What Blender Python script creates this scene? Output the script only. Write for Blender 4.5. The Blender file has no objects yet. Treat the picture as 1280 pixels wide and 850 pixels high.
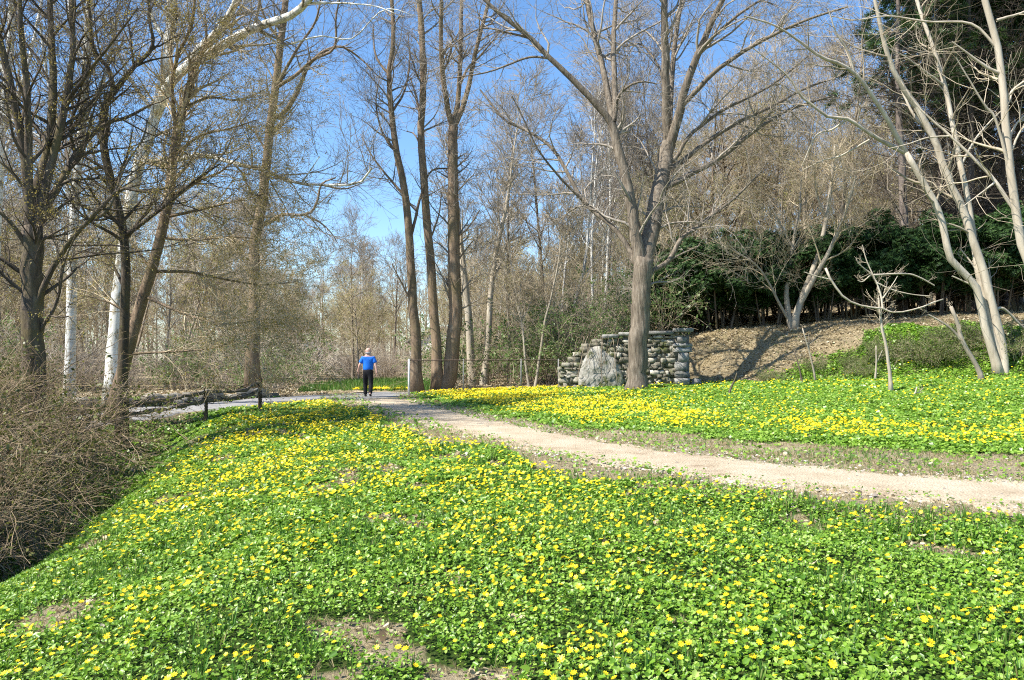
import bpy, math, random
import numpy as np
from mathutils import Vector
rng = np.random.default_rng(7)
random.seed(7)
scene = bpy.context.scene
COL = scene.collection

# ------------------------------------------------------------------ camera constants
F, CX, CY, CAMZ = 1000.0, 640.0, 425.0, 1.6
PITCH = math.atan(23 / 1000.0)
cp, sp = math.cos(PITCH), math.sin(PITCH)

def W(px, py, Y):
    """world point seen at photo pixel (px,py) at world depth Y"""
    x, y = (px - CX) / F, (CY - py) / F
    d = Y / (cp - y * sp)
    return np.array([x * d, Y, CAMZ + d * (sp + y * cp)])

# ------------------------------------------------------------------ terrain
def ss(a, b, x):
    t = np.clip((x - a) / (b - a), 0, 1)
    return t * t * (3 - 2 * t)

CL = np.array([(40, -14), (14, 1.6), (7.5, 6.6), (4.9, 8.6), (3.2, 9.9), (1.5, 12.1), (-.1, 15.3), (-1.6, 19),
               (-3.2, 23.5), (-4.6, 28), (-5.6, 33), (-7, 60), (-9, 400)], float)
TOE = np.array([(-30, 60), (1.0, 33), (5.5, 30.5), (7, 29.3), (10.9, 26.8), (15.4, 24), (22, 20.5), (60, 2)], float)

LB = np.array([(-3.4, 1), (-5.9, 9.5), (-7.0, 15), (-8.2, 20), (-8.2, 25), (-6, 28), (-5, 30)], float)   # left edge of the flowery slope
def sdist(L, X, Y):
    """signed distance to a polyline, positive on the side of larger X / Y"""
    best = np.full(np.shape(X), 1e9); sgn = np.ones(np.shape(X))
    for (ax, ay), (bx, by) in zip(L[:-1], L[1:]):
        dx, dy = bx - ax, by - ay
        l2 = dx * dx + dy * dy
        t = np.clip(((X - ax) * dx + (Y - ay) * dy) / l2, 0, 1)
        ex, ey = X - ax - t * dx, Y - ay - t * dy
        d = np.hypot(ex, ey)
        s = np.sign(dx * (Y - ay) - dy * (X - ax))
        m = d < best
        best = np.where(m, d, best); sgn = np.where(m, s, sgn)
    return best * sgn

def U(X, Y): return -sdist(CL, X, Y)          # + = right of / beyond the gravel path
def V(X, Y): return sdist(TOE, X, Y)          # + = behind the toe of the bank

def wob(X, Y):
    return (np.sin(X * 1.7 + Y * .9) * np.sin(Y * 1.3 - X * .6) + .6 * np.sin(X * 3.9 + 1.3 * np.sin(Y * 2.1)) * np.sin(Y * 3.3 + 2)
            + .3 * np.sin(X * 8.3 + Y * 3.1) * np.sin(Y * 7.7 - X * 2.2))

def Z(X, Y):
    X = np.asarray(X, float); Y = np.asarray(Y, float)
    u = U(X, Y); v = V(X, Y)
    z = .17 + .048 * np.log1p(np.exp(np.clip((u - 1) * 3, -30, 60))) / 3 * (u < 20) + (.048 * 19) * (u >= 20)
    d = np.clip(-u - .9, 0, None)
    z = z - .022 * np.clip(d, 0, 30) - .10 * ss(0, 1.6, d) * (1 - ss(14, 22, Y))
    lx = np.clip(-X - (1 + .15 * np.clip(Y, 0, 40)), 0, 5.5)
    z = z - .2 * lx * (1 - ss(8, 24, Y)) + .55 * ss(20, 32, Y) * ss(0, 12, d)*.3
    lbd = -sdist(LB, X, Y) + .5
    z = z - .55 * np.exp(-(lbd / .85) ** 2) * ss(7, 10, Y) * (1 - ss(19, 23, Y))
    v = np.clip(v, -5, 110)
    front = ss(5.8, 8.2, X); back = ss(.8, 4.5 + .15 * np.clip(Y - 30, 0, 200), X)
    mk = np.where(Y < 29.95, front, back)
    z = z + mk * (1.85 * ss(0, 4.5, v) + .09 * np.clip(v - 4.5, 0, None))
    near = (1 - ss(18, 60, Y))
    pathm = ss(1.0, 1.9, np.abs(u))
    z = z + .028 * wob(X, Y) * near * pathm
    z = z + .10 * ss(.5, 3, v) * mk * wob(X * .7, Y * .7)
    return z

def ground_at(px, py):
    a = W(px, py, 1.0); o = np.array([0, 0, CAMZ]); d = a - o
    Ys = np.concatenate([np.linspace(2, 60, 2400), np.linspace(60, 300, 1000)])
    pts = o + d * Ys[:, None]
    g = Z(pts[:, 0], pts[:, 1])
    k = np.nonzero(pts[:, 2] < g)[0]
    i = k[0] if len(k) else len(Ys) - 1
    return np.array([pts[i, 0], pts[i, 1], g[i]])

def vnoise(X, Y, s, seed=0):
    """smooth value noise 0..1"""
    r = np.random.default_rng(seed); T = r.random((128, 128))
    x = np.asarray(X) * s + 517.3; y = np.asarray(Y) * s + 311.7
    i = np.floor(x).astype(int); j = np.floor(y).astype(int)
    fx = x - i; fy = y - j; fx = fx * fx * (3 - 2 * fx); fy = fy * fy * (3 - 2 * fy)
    g = lambda a, b: T[a % 128, b % 128]
    return (g(i, j) * (1 - fx) + g(i + 1, j) * fx) * (1 - fy) + (g(i, j + 1) * (1 - fx) + g(i + 1, j + 1) * fx) * fy

# ------------------------------------------------------------------ materials
def nmat(name, rough=.8, spec=.3):
    m = bpy.data.materials.new(name); m.use_nodes = True
    nt = m.node_tree; b = nt.nodes['Principled BSDF']
    b.inputs['Roughness'].default_value = rough
    b.inputs['Specular IOR Level'].default_value = spec
    return m, nt, b

def ramp(nt, stops):
    r = nt.nodes.new('ShaderNodeValToRGB'); e = r.color_ramp.elements
    while len(e) > 1: e.remove(e[-1])
    e[0].position, e[0].color = stops[0][0], (*stops[0][1], 1)
    for p, c in stops[1:]:
        x = e.new(p); x.color = (*c, 1)
    return r

def noise(nt, vec, scale, detail=4, rough=.6):
    n = nt.nodes.new('ShaderNodeTexNoise'); n.inputs['Scale'].default_value = scale
    n.inputs['Detail'].default_value = detail; n.inputs['Roughness'].default_value = rough
    if vec is not None: nt.links.new(vec, n.inputs['Vector'])
    return n

def coord(nt, which='Object', scale=(1, 1, 1)):
    c = nt.nodes.new('ShaderNodeTexCoord'); mp = nt.nodes.new('ShaderNodeMapping')
    mp.inputs['Scale'].default_value = scale
    nt.links.new(c.outputs[which], mp.inputs['Vector'])
    return mp.outputs['Vector']

def mixc(nt, fac, a, b, mode='MIX'):
    x = nt.nodes.new('ShaderNodeMix'); x.data_type = 'RGBA'; x.blend_type = mode
    for s, val in ((x.inputs[0], fac), (x.inputs[6], a), (x.inputs[7], b)):
        if hasattr(val, 'is_output') or hasattr(val, 'links'): nt.links.new(val, s)
        elif isinstance(val, tuple): s.default_value = (*val, 1)
        else: s.default_value = val
    return x.outputs[2]

def bump(nt, b, h, strength, dist):
    n = nt.nodes.new('ShaderNodeBump'); n.inputs['Strength'].default_value = strength
    n.inputs['Distance'].default_value = dist
    nt.links.new(h, n.inputs['Height']); nt.links.new(n.outputs['Normal'], b.inputs['Normal'])

def bark(name, c0, c1, c2, stretch=.18, bs=.8, scale=9, moss=None):
    m, nt, b = nmat(name, .9, .15)
    v = coord(nt, 'Object', (1, 1, stretch))
    n = noise(nt, v, scale, 6, .7)
    r = ramp(nt, [(.3, c0), (.52, c1), (.72, c2)])
    nt.links.new(n.outputs['Fac'], r.inputs['Fac'])
    oi = nt.nodes.new('ShaderNodeObjectInfo')
    mr = nt.nodes.new('ShaderNodeMapRange'); mr.inputs[3].default_value = .72; mr.inputs[4].default_value = 1.2
    nt.links.new(oi.outputs['Random'], mr.inputs[0])
    hs = nt.nodes.new('ShaderNodeHueSaturation'); nt.links.new(mr.outputs[0], hs.inputs['Value'])
    colr = r.outputs['Color']
    if moss:
        n2 = noise(nt, coord(nt), 1.3, 3, .6)
        r2 = ramp(nt, [(.48, (0, 0, 0)), (.62, (1, 1, 1))]); nt.links.new(n2.outputs['Fac'], r2.inputs['Fac'])
        colr = mixc(nt, r2.outputs['Color'], colr, moss)
    nt.links.new(colr, hs.inputs['Color'])
    nt.links.new(hs.outputs['Color'], b.inputs['Base Color'])
    bump(nt, b, n.outputs['Fac'], bs, .05)
    return m

def leafmat(name, stops, trans=.35, rough=.45, spec=.4):
    m, nt, b = nmat(name, rough, spec)
    g = nt.nodes.new('ShaderNodeNewGeometry')
    r = ramp(nt, stops); nt.links.new(g.outputs['Random Per Island'], r.inputs['Fac'])
    nt.links.new(r.outputs['Color'], b.inputs['Base Color'])
    if trans:
        t = nt.nodes.new('ShaderNodeBsdfTranslucent'); mx = nt.nodes.new('ShaderNodeMixShader')
        nt.links.new(r.outputs['Color'], t.inputs['Color'])
        mx.inputs[0].default_value = trans
        nt.links.new(b.outputs[0], mx.inputs[1]); nt.links.new(t.outputs[0], mx.inputs[2])
        nt.links.new(mx.outputs[0], nt.nodes['Material Output'].inputs['Surface'])
    return m

M = {}
M['bark_grey'] = bark('bark_grey', (.075, .058, .042), (.215, .175, .13), (.39, .33, .255), stretch=.13, scale=13)
M['bark_dark'] = bark('bark_dark', (.045, .035, .026), (.12, .095, .07), (.23, .19, .14), moss=(.13, .105, .055))
M['bark_brown'] = bark('bark_brown', (.10, .07, .045), (.23, .165, .11), (.36, .28, .19), moss=(.19, .145, .085))
M['bark_wood'] = bark('bark_wood', (.22, .175, .12), (.39, .32, .235), (.52, .44, .335), scale=5)
M['bark_pale'] = bark('bark_pale', (.28, .235, .17), (.44, .38, .29), (.55, .49, .39), scale=4, bs=.4)
M['bark_ivory'] = bark('bark_ivory', (.36, .34, .29), (.62, .60, .54), (.78, .77, .72), scale=3, bs=.3)
m, nt, b = nmat('sycamore_bark', .8, .2)
v = coord(nt, 'Object', (1, 1, .45)); n = noise(nt, v, 4.5, 5, .65)
r = ramp(nt, [(.36, (.17, .14, .09)), (.43, (.36, .33, .25)), (.50, (.68, .66, .59)), (.75, (.82, .81, .76))])
r.color_ramp.interpolation = 'LINEAR'
nt.links.new(n.outputs['Fac'], r.inputs['Fac']); nt.links.new(r.outputs['Color'], b.inputs['Base Color'])
bump(nt, b, n.outputs['Fac'], .3, .03); M['sycamore'] = m
m, nt, b = nmat('birch_bark', .8, .2)
n = noise(nt, coord(nt, 'Object', (1.2, 1.2, 9)), 2.2, 5, .7); n2 = noise(nt, coord(nt), 1.6, 5, .7)
r = ramp(nt, [(.30, (.07, .06, .05)), (.40, (.46, .44, .39)), (.55, (.66, .65, .60)), (.75, (.76, .75, .71))]); nt.links.new(n.outputs['Fac'], r.inputs['Fac'])
r2 = ramp(nt, [(.3, (.5, .46, .40)), (.55, (1, 1, 1))]); nt.links.new(n2.outputs['Fac'], r2.inputs['Fac'])
nt.links.new(mixc(nt, 1.0, r.outputs['Color'], r2.outputs['Color'], 'MULTIPLY'), b.inputs['Base Color']); bump(nt, b, n.outputs['Fac'], .3, .02); M['birch'] = m
M['twig_grey'] = bark('twig_grey', (.15, .125, .095), (.29, .25, .20), (.41, .36, .30), scale=3, bs=.2)
M['twig_dark'] = bark('twig_dark', (.05, .04, .032), (.11, .088, .066), (.19, .155, .115), scale=3, bs=.2)
M['twig_brown'] = bark('twig_brown', (.26, .205, .125), (.44, .36, .235), (.56, .475, .33), scale=3, bs=.2)
M['twig_pink'] = bark('twig_pink', (.26, .21, .155), (.44, .375, .295), (.56, .49, .40), scale=3, bs=.2)
M['twig_pale'] = bark('twig_pale', (.33, .26, .18), (.46, .38, .27), (.56, .48, .36), scale=3, bs=.2)
M['twig_bramble'] = bark('twig_bramble', (.17, .12, .07), (.32, .24, .15), (.46, .36, .24), scale=3, bs=.2)
M['bud_olive'] = leafmat('bud_olive', [(0, (.20, .145, .035)), (.5, (.33, .25, .055)), (1, (.44, .36, .10))], .4)
M['bud_lime'] = leafmat('bud_lime', [(0, (.27, .26, .07)), (.5, (.40, .39, .12)), (1, (.52, .50, .20))], .4)
M['bud_green'] = leafmat('bud_green', [(0, (.08, .15, .03)), (.5, (.15, .24, .06)), (1, (.25, .32, .12))], .4)
M['leaf_shrub'] = leafmat('leaf_shrub', [(0, (.05, .08, .014)), (.5, (.10, .155, .028)), (1, (.19, .22, .055))], .3)
M['pebble'] = leafmat('pebble', [(0, (.20, .17, .135)), (.5, (.36, .31, .25)), (1, (.55, .50, .43))], 0, .9, .2)
M['leaf_olive'] = leafmat('leaf_olive', [(0, (.06, .07, .016)), (.5, (.13, .14, .03)), (1, (.22, .21, .06))], .3)
M['bark_pine'] = bark('bark_pine', (.06, .048, .04), (.15, .12, .10), (.26, .215, .18))
M['evergreen'] = leafmat('evergreen', [(0, (.006, .018, .005)), (.55, (.024, .06, .013)), (1, (.075, .135, .035))], .1, .6, .2)
M['needles'] = leafmat('needles', [(0, (.015, .035, .008)), (.5, (.045, .09, .02)), (1, (.09, .15, .04))], .15)
M['leaf'] = leafmat('celandine_leaf', [(0, (.07, .17, .010)), (.35, (.15, .29, .02)), (.75, (.245, .41, .04)), (1, (.37, .50, .10))], .34, .4, .5)
M['grass'] = leafmat('grass_blade', [(0, (.04, .13, .012)), (.5, (.09, .22, .025)), (.85, (.17, .27, .05)), (1, (.34, .30, .12))], .3, .5)
M['drygrass'] = leafmat('dry_grass', [(0, (.26, .20, .10)), (.5, (.44, .36, .19)), (1, (.60, .51, .30))], .3, .6)
M['petal'] = leafmat('celandine_petal', [(0, (.74, .50, .002)), (.5, (.84, .66, .006)), (1, (.88, .78, .04))], .25, .4)
M['stamen'] = leafmat('stamen', [(0, (.62, .36, .01)), (1, (.7, .46, .01))], 0)
M['litter'] = leafmat('dead_leaf', [(0, (.19, .13, .07)), (.4, (.37, .285, .165)), (.8, (.51, .42, .26)), (1, (.64, .56, .40))], .2, .7)
M['vine'] = leafmat('dead_vine', [(0, (.10, .075, .05)), (.5, (.20, .155, .105)), (1, (.32, .25, .17))], 0, .8)

# ground: masks are laid as mesh attributes by where things grow, colours by noise
m, nt, b = nmat('ground', .95, .1)
v = coord(nt, 'Object')
def attr(nt, n):
    a = nt.nodes.new('ShaderNodeAttribute'); a.attribute_name = n; return a.outputs['Fac']
n1 = noise(nt, v, 14, 8, .75); n2 = noise(nt, v, 2.2, 5, .65); n3 = noise(nt, v, 60, 4, .7)
lit = ramp(nt, [(.30, (.15, .11, .06)), (.5, (.33, .26, .15)), (.68, (.47, .39, .245))]); nt.links.new(n1.outputs['Fac'], lit.inputs['Fac'])
grn = ramp(nt, [(.32, (.035, .05, .012)), (.5, (.05, .10, .015)), (.7, (.15, .145, .05))]); nt.links.new(n1.outputs['Fac'], grn.inputs['Fac'])
vrg = ramp(nt, [(.30, (.27, .21, .13)), (.46, (.40, .325, .205)), (.58, (.45, .375, .24)), (.68, (.25, .29, .085))])
mx = nt.nodes.new('ShaderNodeMath'); mx.operation = 'ADD'; mx.inputs[1].default_value = 0
mm = nt.nodes.new('ShaderNodeMath'); mm.operation = 'MULTIPLY_ADD'; mm.inputs[1].default_value = .5
nt.links.new(n1.outputs['Fac'], mm.inputs[0])
mh = nt.nodes.new('ShaderNodeMath'); mh.operation = 'MULTIPLY'; mh.inputs[1].default_value = .5
nt.links.new(n2.outputs['Fac'], mh.inputs[0]); nt.links.new(mh.outputs[0], mm.inputs[2])
nt.links.new(mm.outputs[0], vrg.inputs['Fac'])
def sharpen(nt, f, nz, lo=.35, hi=.65):
    a = nt.nodes.new('ShaderNodeMath'); a.operation = 'MULTIPLY_ADD'; a.inputs[1].default_value = .5
    s = nt.nodes.new('ShaderNodeMath'); s.operation = 'SUBTRACT'; s.inputs[1].default_value = .25
    nt.links.new(nz, a.inputs[0]); nt.links.new(f, s.inputs[0]); nt.links.new(s.outputs[0], a.inputs[2])
    r = ramp(nt, [(lo, (0, 0, 0)), (hi, (1, 1, 1))]); nt.links.new(a.outputs[0], r.inputs['Fac']); return r.outputs['Color']
c = mixc(nt, sharpen(nt, attr(nt, 'green'), n2.outputs['Fac']), lit.outputs['Color'], grn.outputs['Color'])
c = mixc(nt, sharpen(nt, attr(nt, 'verge'), n2.outputs['Fac']), c, vrg.outputs['Color'])
nt.links.new(c, b.inputs['Base Color'])
ad = nt.nodes.new('ShaderNodeMath'); ad.operation = 'ADD'; nt.links.new(n1.outputs['Fac'], ad.inputs[0]); nt.links.new(n3.outputs['Fac'], ad.inputs[1])
bump(nt, b, ad.outputs[0], 1.0, .05); M['ground'] = m

m, nt, b = nmat('gravel', .95, .1)
v = coord(nt, 'Object'); n1 = noise(nt, v, 1.4, 9, .72); n2 = noise(nt, v, 45, 5, .75)
vo = nt.nodes.new('ShaderNodeTexVoronoi'); vo.inputs['Scale'].default_value = 38; nt.links.new(v, vo.inputs['Vector'])
r1 = ramp(nt, [(.32, (.30, .225, .145)), (.43, (.45, .365, .25)), (.58, (.53, .445, .32)), (.7, (.58, .50, .37))]); nt.links.new(n1.outputs['Fac'], r1.inputs['Fac'])
r2 = ramp(nt, [(.3, (.55, .5, .46)), (.5, (.95, .95, .95)), (.75, (1.25, 1.22, 1.2))]); nt.links.new(n2.outputs['Fac'], r2.inputs['Fac'])
c = mixc(nt, 1.0, r1.outputs['Color'], r2.outputs['Color'], 'MULTIPLY')
nt.links.new(c, b.inputs['Base Color'])
ad = nt.nodes.new('ShaderNodeMath'); ad.operation = 'ADD'; nt.links.new(vo.outputs['Distance'], ad.inputs[0]); nt.links.new(n2.outputs['Fac'], ad.inputs[1])
bump(nt, b, ad.outputs[0], .8, .02); M['gravel'] = m

m, nt, b = nmat('asphalt', .9, .25)
v = coord(nt, 'Object'); n1 = noise(nt, v, 1.5, 8, .7); n2 = noise(nt, v, 80, 3, .7)
r1 = ramp(nt, [(.3, (.18, .175, .165)), (.55, (.27, .26, .245)), (.75, (.36, .335, .30))]); nt.links.new(n1.outputs['Fac'], r1.inputs['Fac'])
nt.links.new(r1.outputs['Color'], b.inputs['Base Color']); bump(nt, b, n2.outputs['Fac'], .5, .01); M['asphalt'] = m

def stonemat(name, stops, lichen=True):
    m, nt, b = nmat(name, .9, .2)
    g = nt.nodes.new('ShaderNodeNewGeometry')
    r = ramp(nt, stops); nt.links.new(g.outputs['Random Per Island'], r.inputs['Fac'])
    v = coord(nt); n = noise(nt, v, 7, 7, .72)
    r2 = ramp(nt, [(.3, (.45, .43, .4)), (.5, (.95, .95, .92)), (.7, (1.35, 1.35, 1.3))]); nt.links.new(n.outputs['Fac'], r2.inputs['Fac'])
    c = mixc(nt, 1.0, r.outputs['Color'], r2.outputs['Color'], 'MULTIPLY')
    if lichen:
        n2 = noise(nt, v, 2.3, 5, .7); r3 = ramp(nt, [(.52, (0, 0, 0)), (.66, (1, 1, 1))]); nt.links.new(n2.outputs['Fac'], r3.inputs['Fac'])
        c = mixc(nt, r3.outputs['Color'], c, (.085, .095, .03))
    nt.links.new(c, b.inputs['Base Color']); bump(nt, b, n.outputs['Fac'], .8, .05)
    return m
M['stone'] = stonemat('stone', [(0, (.13, .118, .09)), (.5, (.25, .228, .18)), (1, (.45, .42, .36))])
M['mortar'] = stonemat('mortar', [(0, (.19, .17, .13)), (1, (.22, .195, .15))])
M['quoin'] = stonemat('quoin', [(0, (.19, .185, .17)), (1, (.36, .35, .33))], False)
M['slab'] = stonemat('slab', [(0, (.34, .32, .285)), (1, (.36, .34, .30))], True)
M['kerbstone'] = stonemat('kerbstone', [(0, (.16, .145, .12)), (1, (.36, .33, .285))], False)

def plain(name, c, rough=.6, metal=0, var=.15, sc=20, spec=.3):
    m, nt, b = nmat(name, rough, spec); b.inputs['Metallic'].default_value = metal
    n = noise(nt, coord(nt), sc, 4, .6)
    lo = tuple(x * (1 - var) for x in c); hi = tuple(min(1, x * (1 + var)) for x in c)
    r = ramp(nt, [(.35, lo), (.65, hi)]); nt.links.new(n.outputs['Fac'], r.inputs['Fac'])
    nt.links.new(r.outputs['Color'], b.inputs['Base Color']); return m
M['steel'] = plain('galvanised_steel', (.50, .50, .48), .5, .3)
M['post_grey'] = plain('dull_steel', (.26, .25, .23), .7, 0)
M['white_post'] = plain('pale_paint', (.70, .68, .64), .6)
M['rust'] = plain('rusty_iron', (.085, .06, .045), .85, .0, .4)
M['rail'] = plain('weathered_wood', (.135, .11, .085), .9, 0, .4, 8)
M['shirt'] = plain('blue_cotton', (.012, .16, .68), .8, 0, .08)
M['trousers'] = plain('black_cloth', (.010, .010, .013), .85, 0, .2)
M['shoe'] = plain('dark_shoe', (.03, .025, .022), .6)
M['skin'] = plain('skin', (.66, .40, .31), .55, 0, .06)
M['hair'] = plain('grey_hair', (.34, .32, .31), .8, 0, .15, 60)
M['white_wall'] = plain('white_siding', (.74, .74, .72), .7, 0, .05, 3)
M['grey_wall'] = plain('pale_grey_siding', (.56, .55, .53), .7, 0, .06, 3)
M['roof'] = plain('grey_shingle', (.22, .21, .20), .9, 0, .2, 6)
m, nt, b = nmat('window_glass', .1, .5); b.inputs['Base Color'].default_value = (.05, .06, .07, 1); M['glass'] = m

# ------------------------------------------------------------------ mesh helpers
def mesh(name, V_, faces, mats, parent=None, smooth=False, attrs=None, matidx=None):
    """faces: list of int arrays [n,k]; links ONE object"""
    me = bpy.data.meshes.new(name)
    V_ = np.asarray(V_, np.float32); me.vertices.add(len(V_)); me.vertices.foreach_set('co', V_.ravel())
    faces = [np.asarray(f, np.int32) for f in faces if len(f)]
    lv = np.concatenate([f.ravel() for f in faces]); tot = np.concatenate([np.full(len(f), f.shape[1], np.int32) for f in faces])
    st = np.concatenate([[0], np.cumsum(tot)[:-1]]).astype(np.int32)
    me.loops.add(len(lv)); me.loops.foreach_set('vertex_index', lv)
    me.polygons.add(len(tot)); me.polygons.foreach_set('loop_start', st); me.polygons.foreach_set('loop_total', tot)
    if smooth: me.polygons.foreach_set('use_smooth', np.ones(len(tot), bool))
    for mt in (mats if isinstance(mats, (list, tuple)) else [mats]): me.materials.append(mt)
    if matidx is not None: me.polygons.foreach_set('material_index', np.asarray(matidx, np.int32))
    me.update(calc_edges=True)
    for k, a in (attrs or {}).items():
        at = me.attributes.new(k, 'FLOAT', 'POINT'); at.data.foreach_set('value', np.asarray(a, np.float32))
    o = bpy.data.objects.new(name, me); COL.objects.link(o)
    if parent: o.parent = parent
    return o

def tag(o, label=None, cat=None, group=None, kind=None):
    if label: o['label'] = label
    if cat: o['category'] = cat
    if group: o['group'] = group
    if kind: o['kind'] = kind
    return o

def empty(name, loc, rz=0, label=None, cat=None, group=None, scale=None):
    o = bpy.data.objects.new(name, None); COL.objects.link(o)
    o.location = loc; o.rotation_euler = (0, 0, rz)
    o.empty_display_size = .2
    if scale is not None: o.scale = scale if hasattr(scale, '__len__') else (scale,) * 3
    return tag(o, label, cat, group)

def dup(root, loc, rz=0, scale=1, label=None, group=None):
    r = root.copy(); COL.objects.link(r); r.location = loc; r.rotation_euler = (0, 0, rz)
    r.scale = scale if hasattr(scale, '__len__') else (scale,) * 3
    if label: r['label'] = label
    if group: r['group'] = group
    for ch in root.children:
        c = ch.copy(); COL.objects.link(c); c.parent = r
    return r

def norm(a): return a / np.maximum(np.linalg.norm(a, axis=-1, keepdims=True), 1e-9)

class Tubes:
    """collects batches of swept tubes, builds them as one mesh"""
    def __init__(s): s.v = []; s.f = []; s.n = 0
    def add(s, P, R, sides=5, cap=False):
        P = np.asarray(P, float); R = np.asarray(R, float)
        if P.ndim == 2: P = P[None]; R = R[None]
        B, n, _ = P.shape
        T = np.empty_like(P); T[:, 1:-1] = P[:, 2:] - P[:, :-2]; T[:, 0] = P[:, 1] - P[:, 0]; T[:, -1] = P[:, -1] - P[:, -2]
        T = norm(T); D = norm(P[:, -1] - P[:, 0])
        ref = np.where(np.abs(D[:, 2:3]) < .8, np.array([[0, 0, 1.]]), np.array([[1., .3, 0]]))
        ref = norm(np.cross(D, ref))[:, None]
        N = norm(ref - (ref * T).sum(-1, keepdims=True) * T); Bn = np.cross(T, N)
        a = np.arange(sides) / sides * 2 * np.pi
        ring = P[:, :, None] + R[:, :, None, None] * (np.cos(a)[:, None] * N[:, :, None] + np.sin(a)[:, None] * Bn[:, :, None])
        base = s.n + (np.arange(B) * n * sides)[:, None, None] + (np.arange(n - 1) * sides)[None, :, None] + np.arange(sides)[None, None]
        nxt = s.n + (np.arange(B) * n * sides)[:, None, None] + (np.arange(n - 1) * sides)[None, :, None] + ((np.arange(sides) + 1) % sides)[None, None]
        f = np.stack([base, nxt, nxt + sides, base + sides], -1).reshape(-1, 4)
        s.v.append(ring.reshape(-1, 3)); s.f.append(f); s.n += B * n * sides
        if cap:
            for b0 in range(B):
                o0 = s.n - B * n * sides + b0 * n * sides
                if sides == 4: s.f += [np.array([[o0 + 3, o0 + 2, o0 + 1, o0]]), np.array([[o0 + (n - 1) * 4 + k for k in range(4)]])]
                else:
                    s.f.append(np.array([[o0 + (n - 1) * sides + k for k in range(sides)]])); s.f.append(np.array([[o0 + sides - 1 - k for k in range(sides)]]))
    def build(s, name, mat, parent=None, off=None, smooth=True):
        v = np.concatenate(s.v)
        if off is not None: v = v - np.asarray(off)
        by = {}
        for f in s.f: by.setdefault(f.shape[1], []).append(f)
        return mesh(name, v, [np.concatenate(x) for x in by.values()], mat, parent, smooth)

def basis(nrm, spin):
    nrm = norm(nrm)
    ref = np.where(np.abs(nrm[:, 2:3]) < .9, np.array([[0, 0, 1.]]), np.array([[1., 0, 0]]))
    t = norm(np.cross(ref, nrm)); bt = np.cross(nrm, t)
    c, s_ = np.cos(spin)[:, None], np.sin(spin)[:, None]
    return c * t + s_ * bt, -s_ * t + c * bt, nrm

class Stamps:
    def __init__(s): s.v = []; s.f = {}; s.n = 0; s.m = {}
    def add(s, tv, tf, pos, nrm, spin, scale, mi=0):
        tv = np.asarray(tv, float); pos = np.asarray(pos, float); K = len(pos)
        if K == 0: return
        x, y, z = basis(np.asarray(nrm, float), np.asarray(spin))
        sc = np.broadcast_to(np.asarray(scale, float), (K,))[:, None, None]
        v = pos[:, None] + sc * (tv[None, :, 0:1] * x[:, None] + tv[None, :, 1:2] * y[:, None] + tv[None, :, 2:3] * z[:, None])
        s.v.append(v.reshape(-1, 3))
        off = s.n + np.arange(K) * len(tv)
        for f in tf:
            f = np.asarray(f); g = (off[:, None] + f[None]).reshape(-1, len(f))
            s.f.setdefault(len(f), []).append(g); s.m.setdefault(len(f), []).append(np.full(len(g), mi))
        s.n += K * len(tv)
    def build(s, name, mats, parent=None, smooth=False):
        fs, ms = [], []
        for k in s.f: fs.append(np.concatenate(s.f[k])); ms.append(np.concatenate(s.m[k]))
        return mesh(name, np.concatenate(s.v), fs, mats, parent, smooth, matidx=np.concatenate(ms))

QUAD = ([(-.5, -.5, 0), (.5, -.5, 0), (.5, .5, 0), (-.5, .5, 0)], [(0, 1, 2, 3)])
DIAM = ([(0, -.5, 0), (.32, 0, .05), (0, .5, 0), (-.32, 0, .05)], [(0, 1, 2, 3)])
LEAF2 = ([(0, -.36, -.02), (.28, -.5, .12), (.43, -.05, .15), (.20, .38, .04), (0, .55, -.10), (-.20, .38, .04), (-.43, -.05, .15), (-.28, -.5, .12)],
         [(0, 1, 2, 3, 4), (0, 4, 5, 6, 7)])

# ------------------------------------------------------------------ branch growth
def smooth_line(pts, n):
    """Catmull-Rom through pts (any columns), n samples evenly spread"""
    p = np.asarray(pts, float)
    if len(p) == 2: return p[0] + (p[1] - p[0]) * np.linspace(0, 1, n)[:, None]
    q = np.vstack([2 * p[0] - p[1], p, 2 * p[-1] - p[-2]])
    out = []
    for i in range(len(p) - 1):
        t = np.linspace(0, 1, 12, endpoint=False)[:, None]
        a, b_, c_, d = q[i], q[i + 1], q[i + 2], q[i + 3]
        out.append(.5 * (2 * b_ + (c_ - a) * t + (2 * a - 5 * b_ + 4 * c_ - d) * t ** 2 + (3 * b_ - a - 3 * c_ + d) * t ** 3))
    o = np.vstack(out + [p[-1:]])
    L = np.concatenate([[0], np.cumsum(np.linalg.norm(np.diff(o, axis=0), axis=1))])
    s = np.linspace(0, L[-1], n)
    return np.stack([np.interp(s, L, o[:, k]) for k in range(o.shape[1])], 1)

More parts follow.
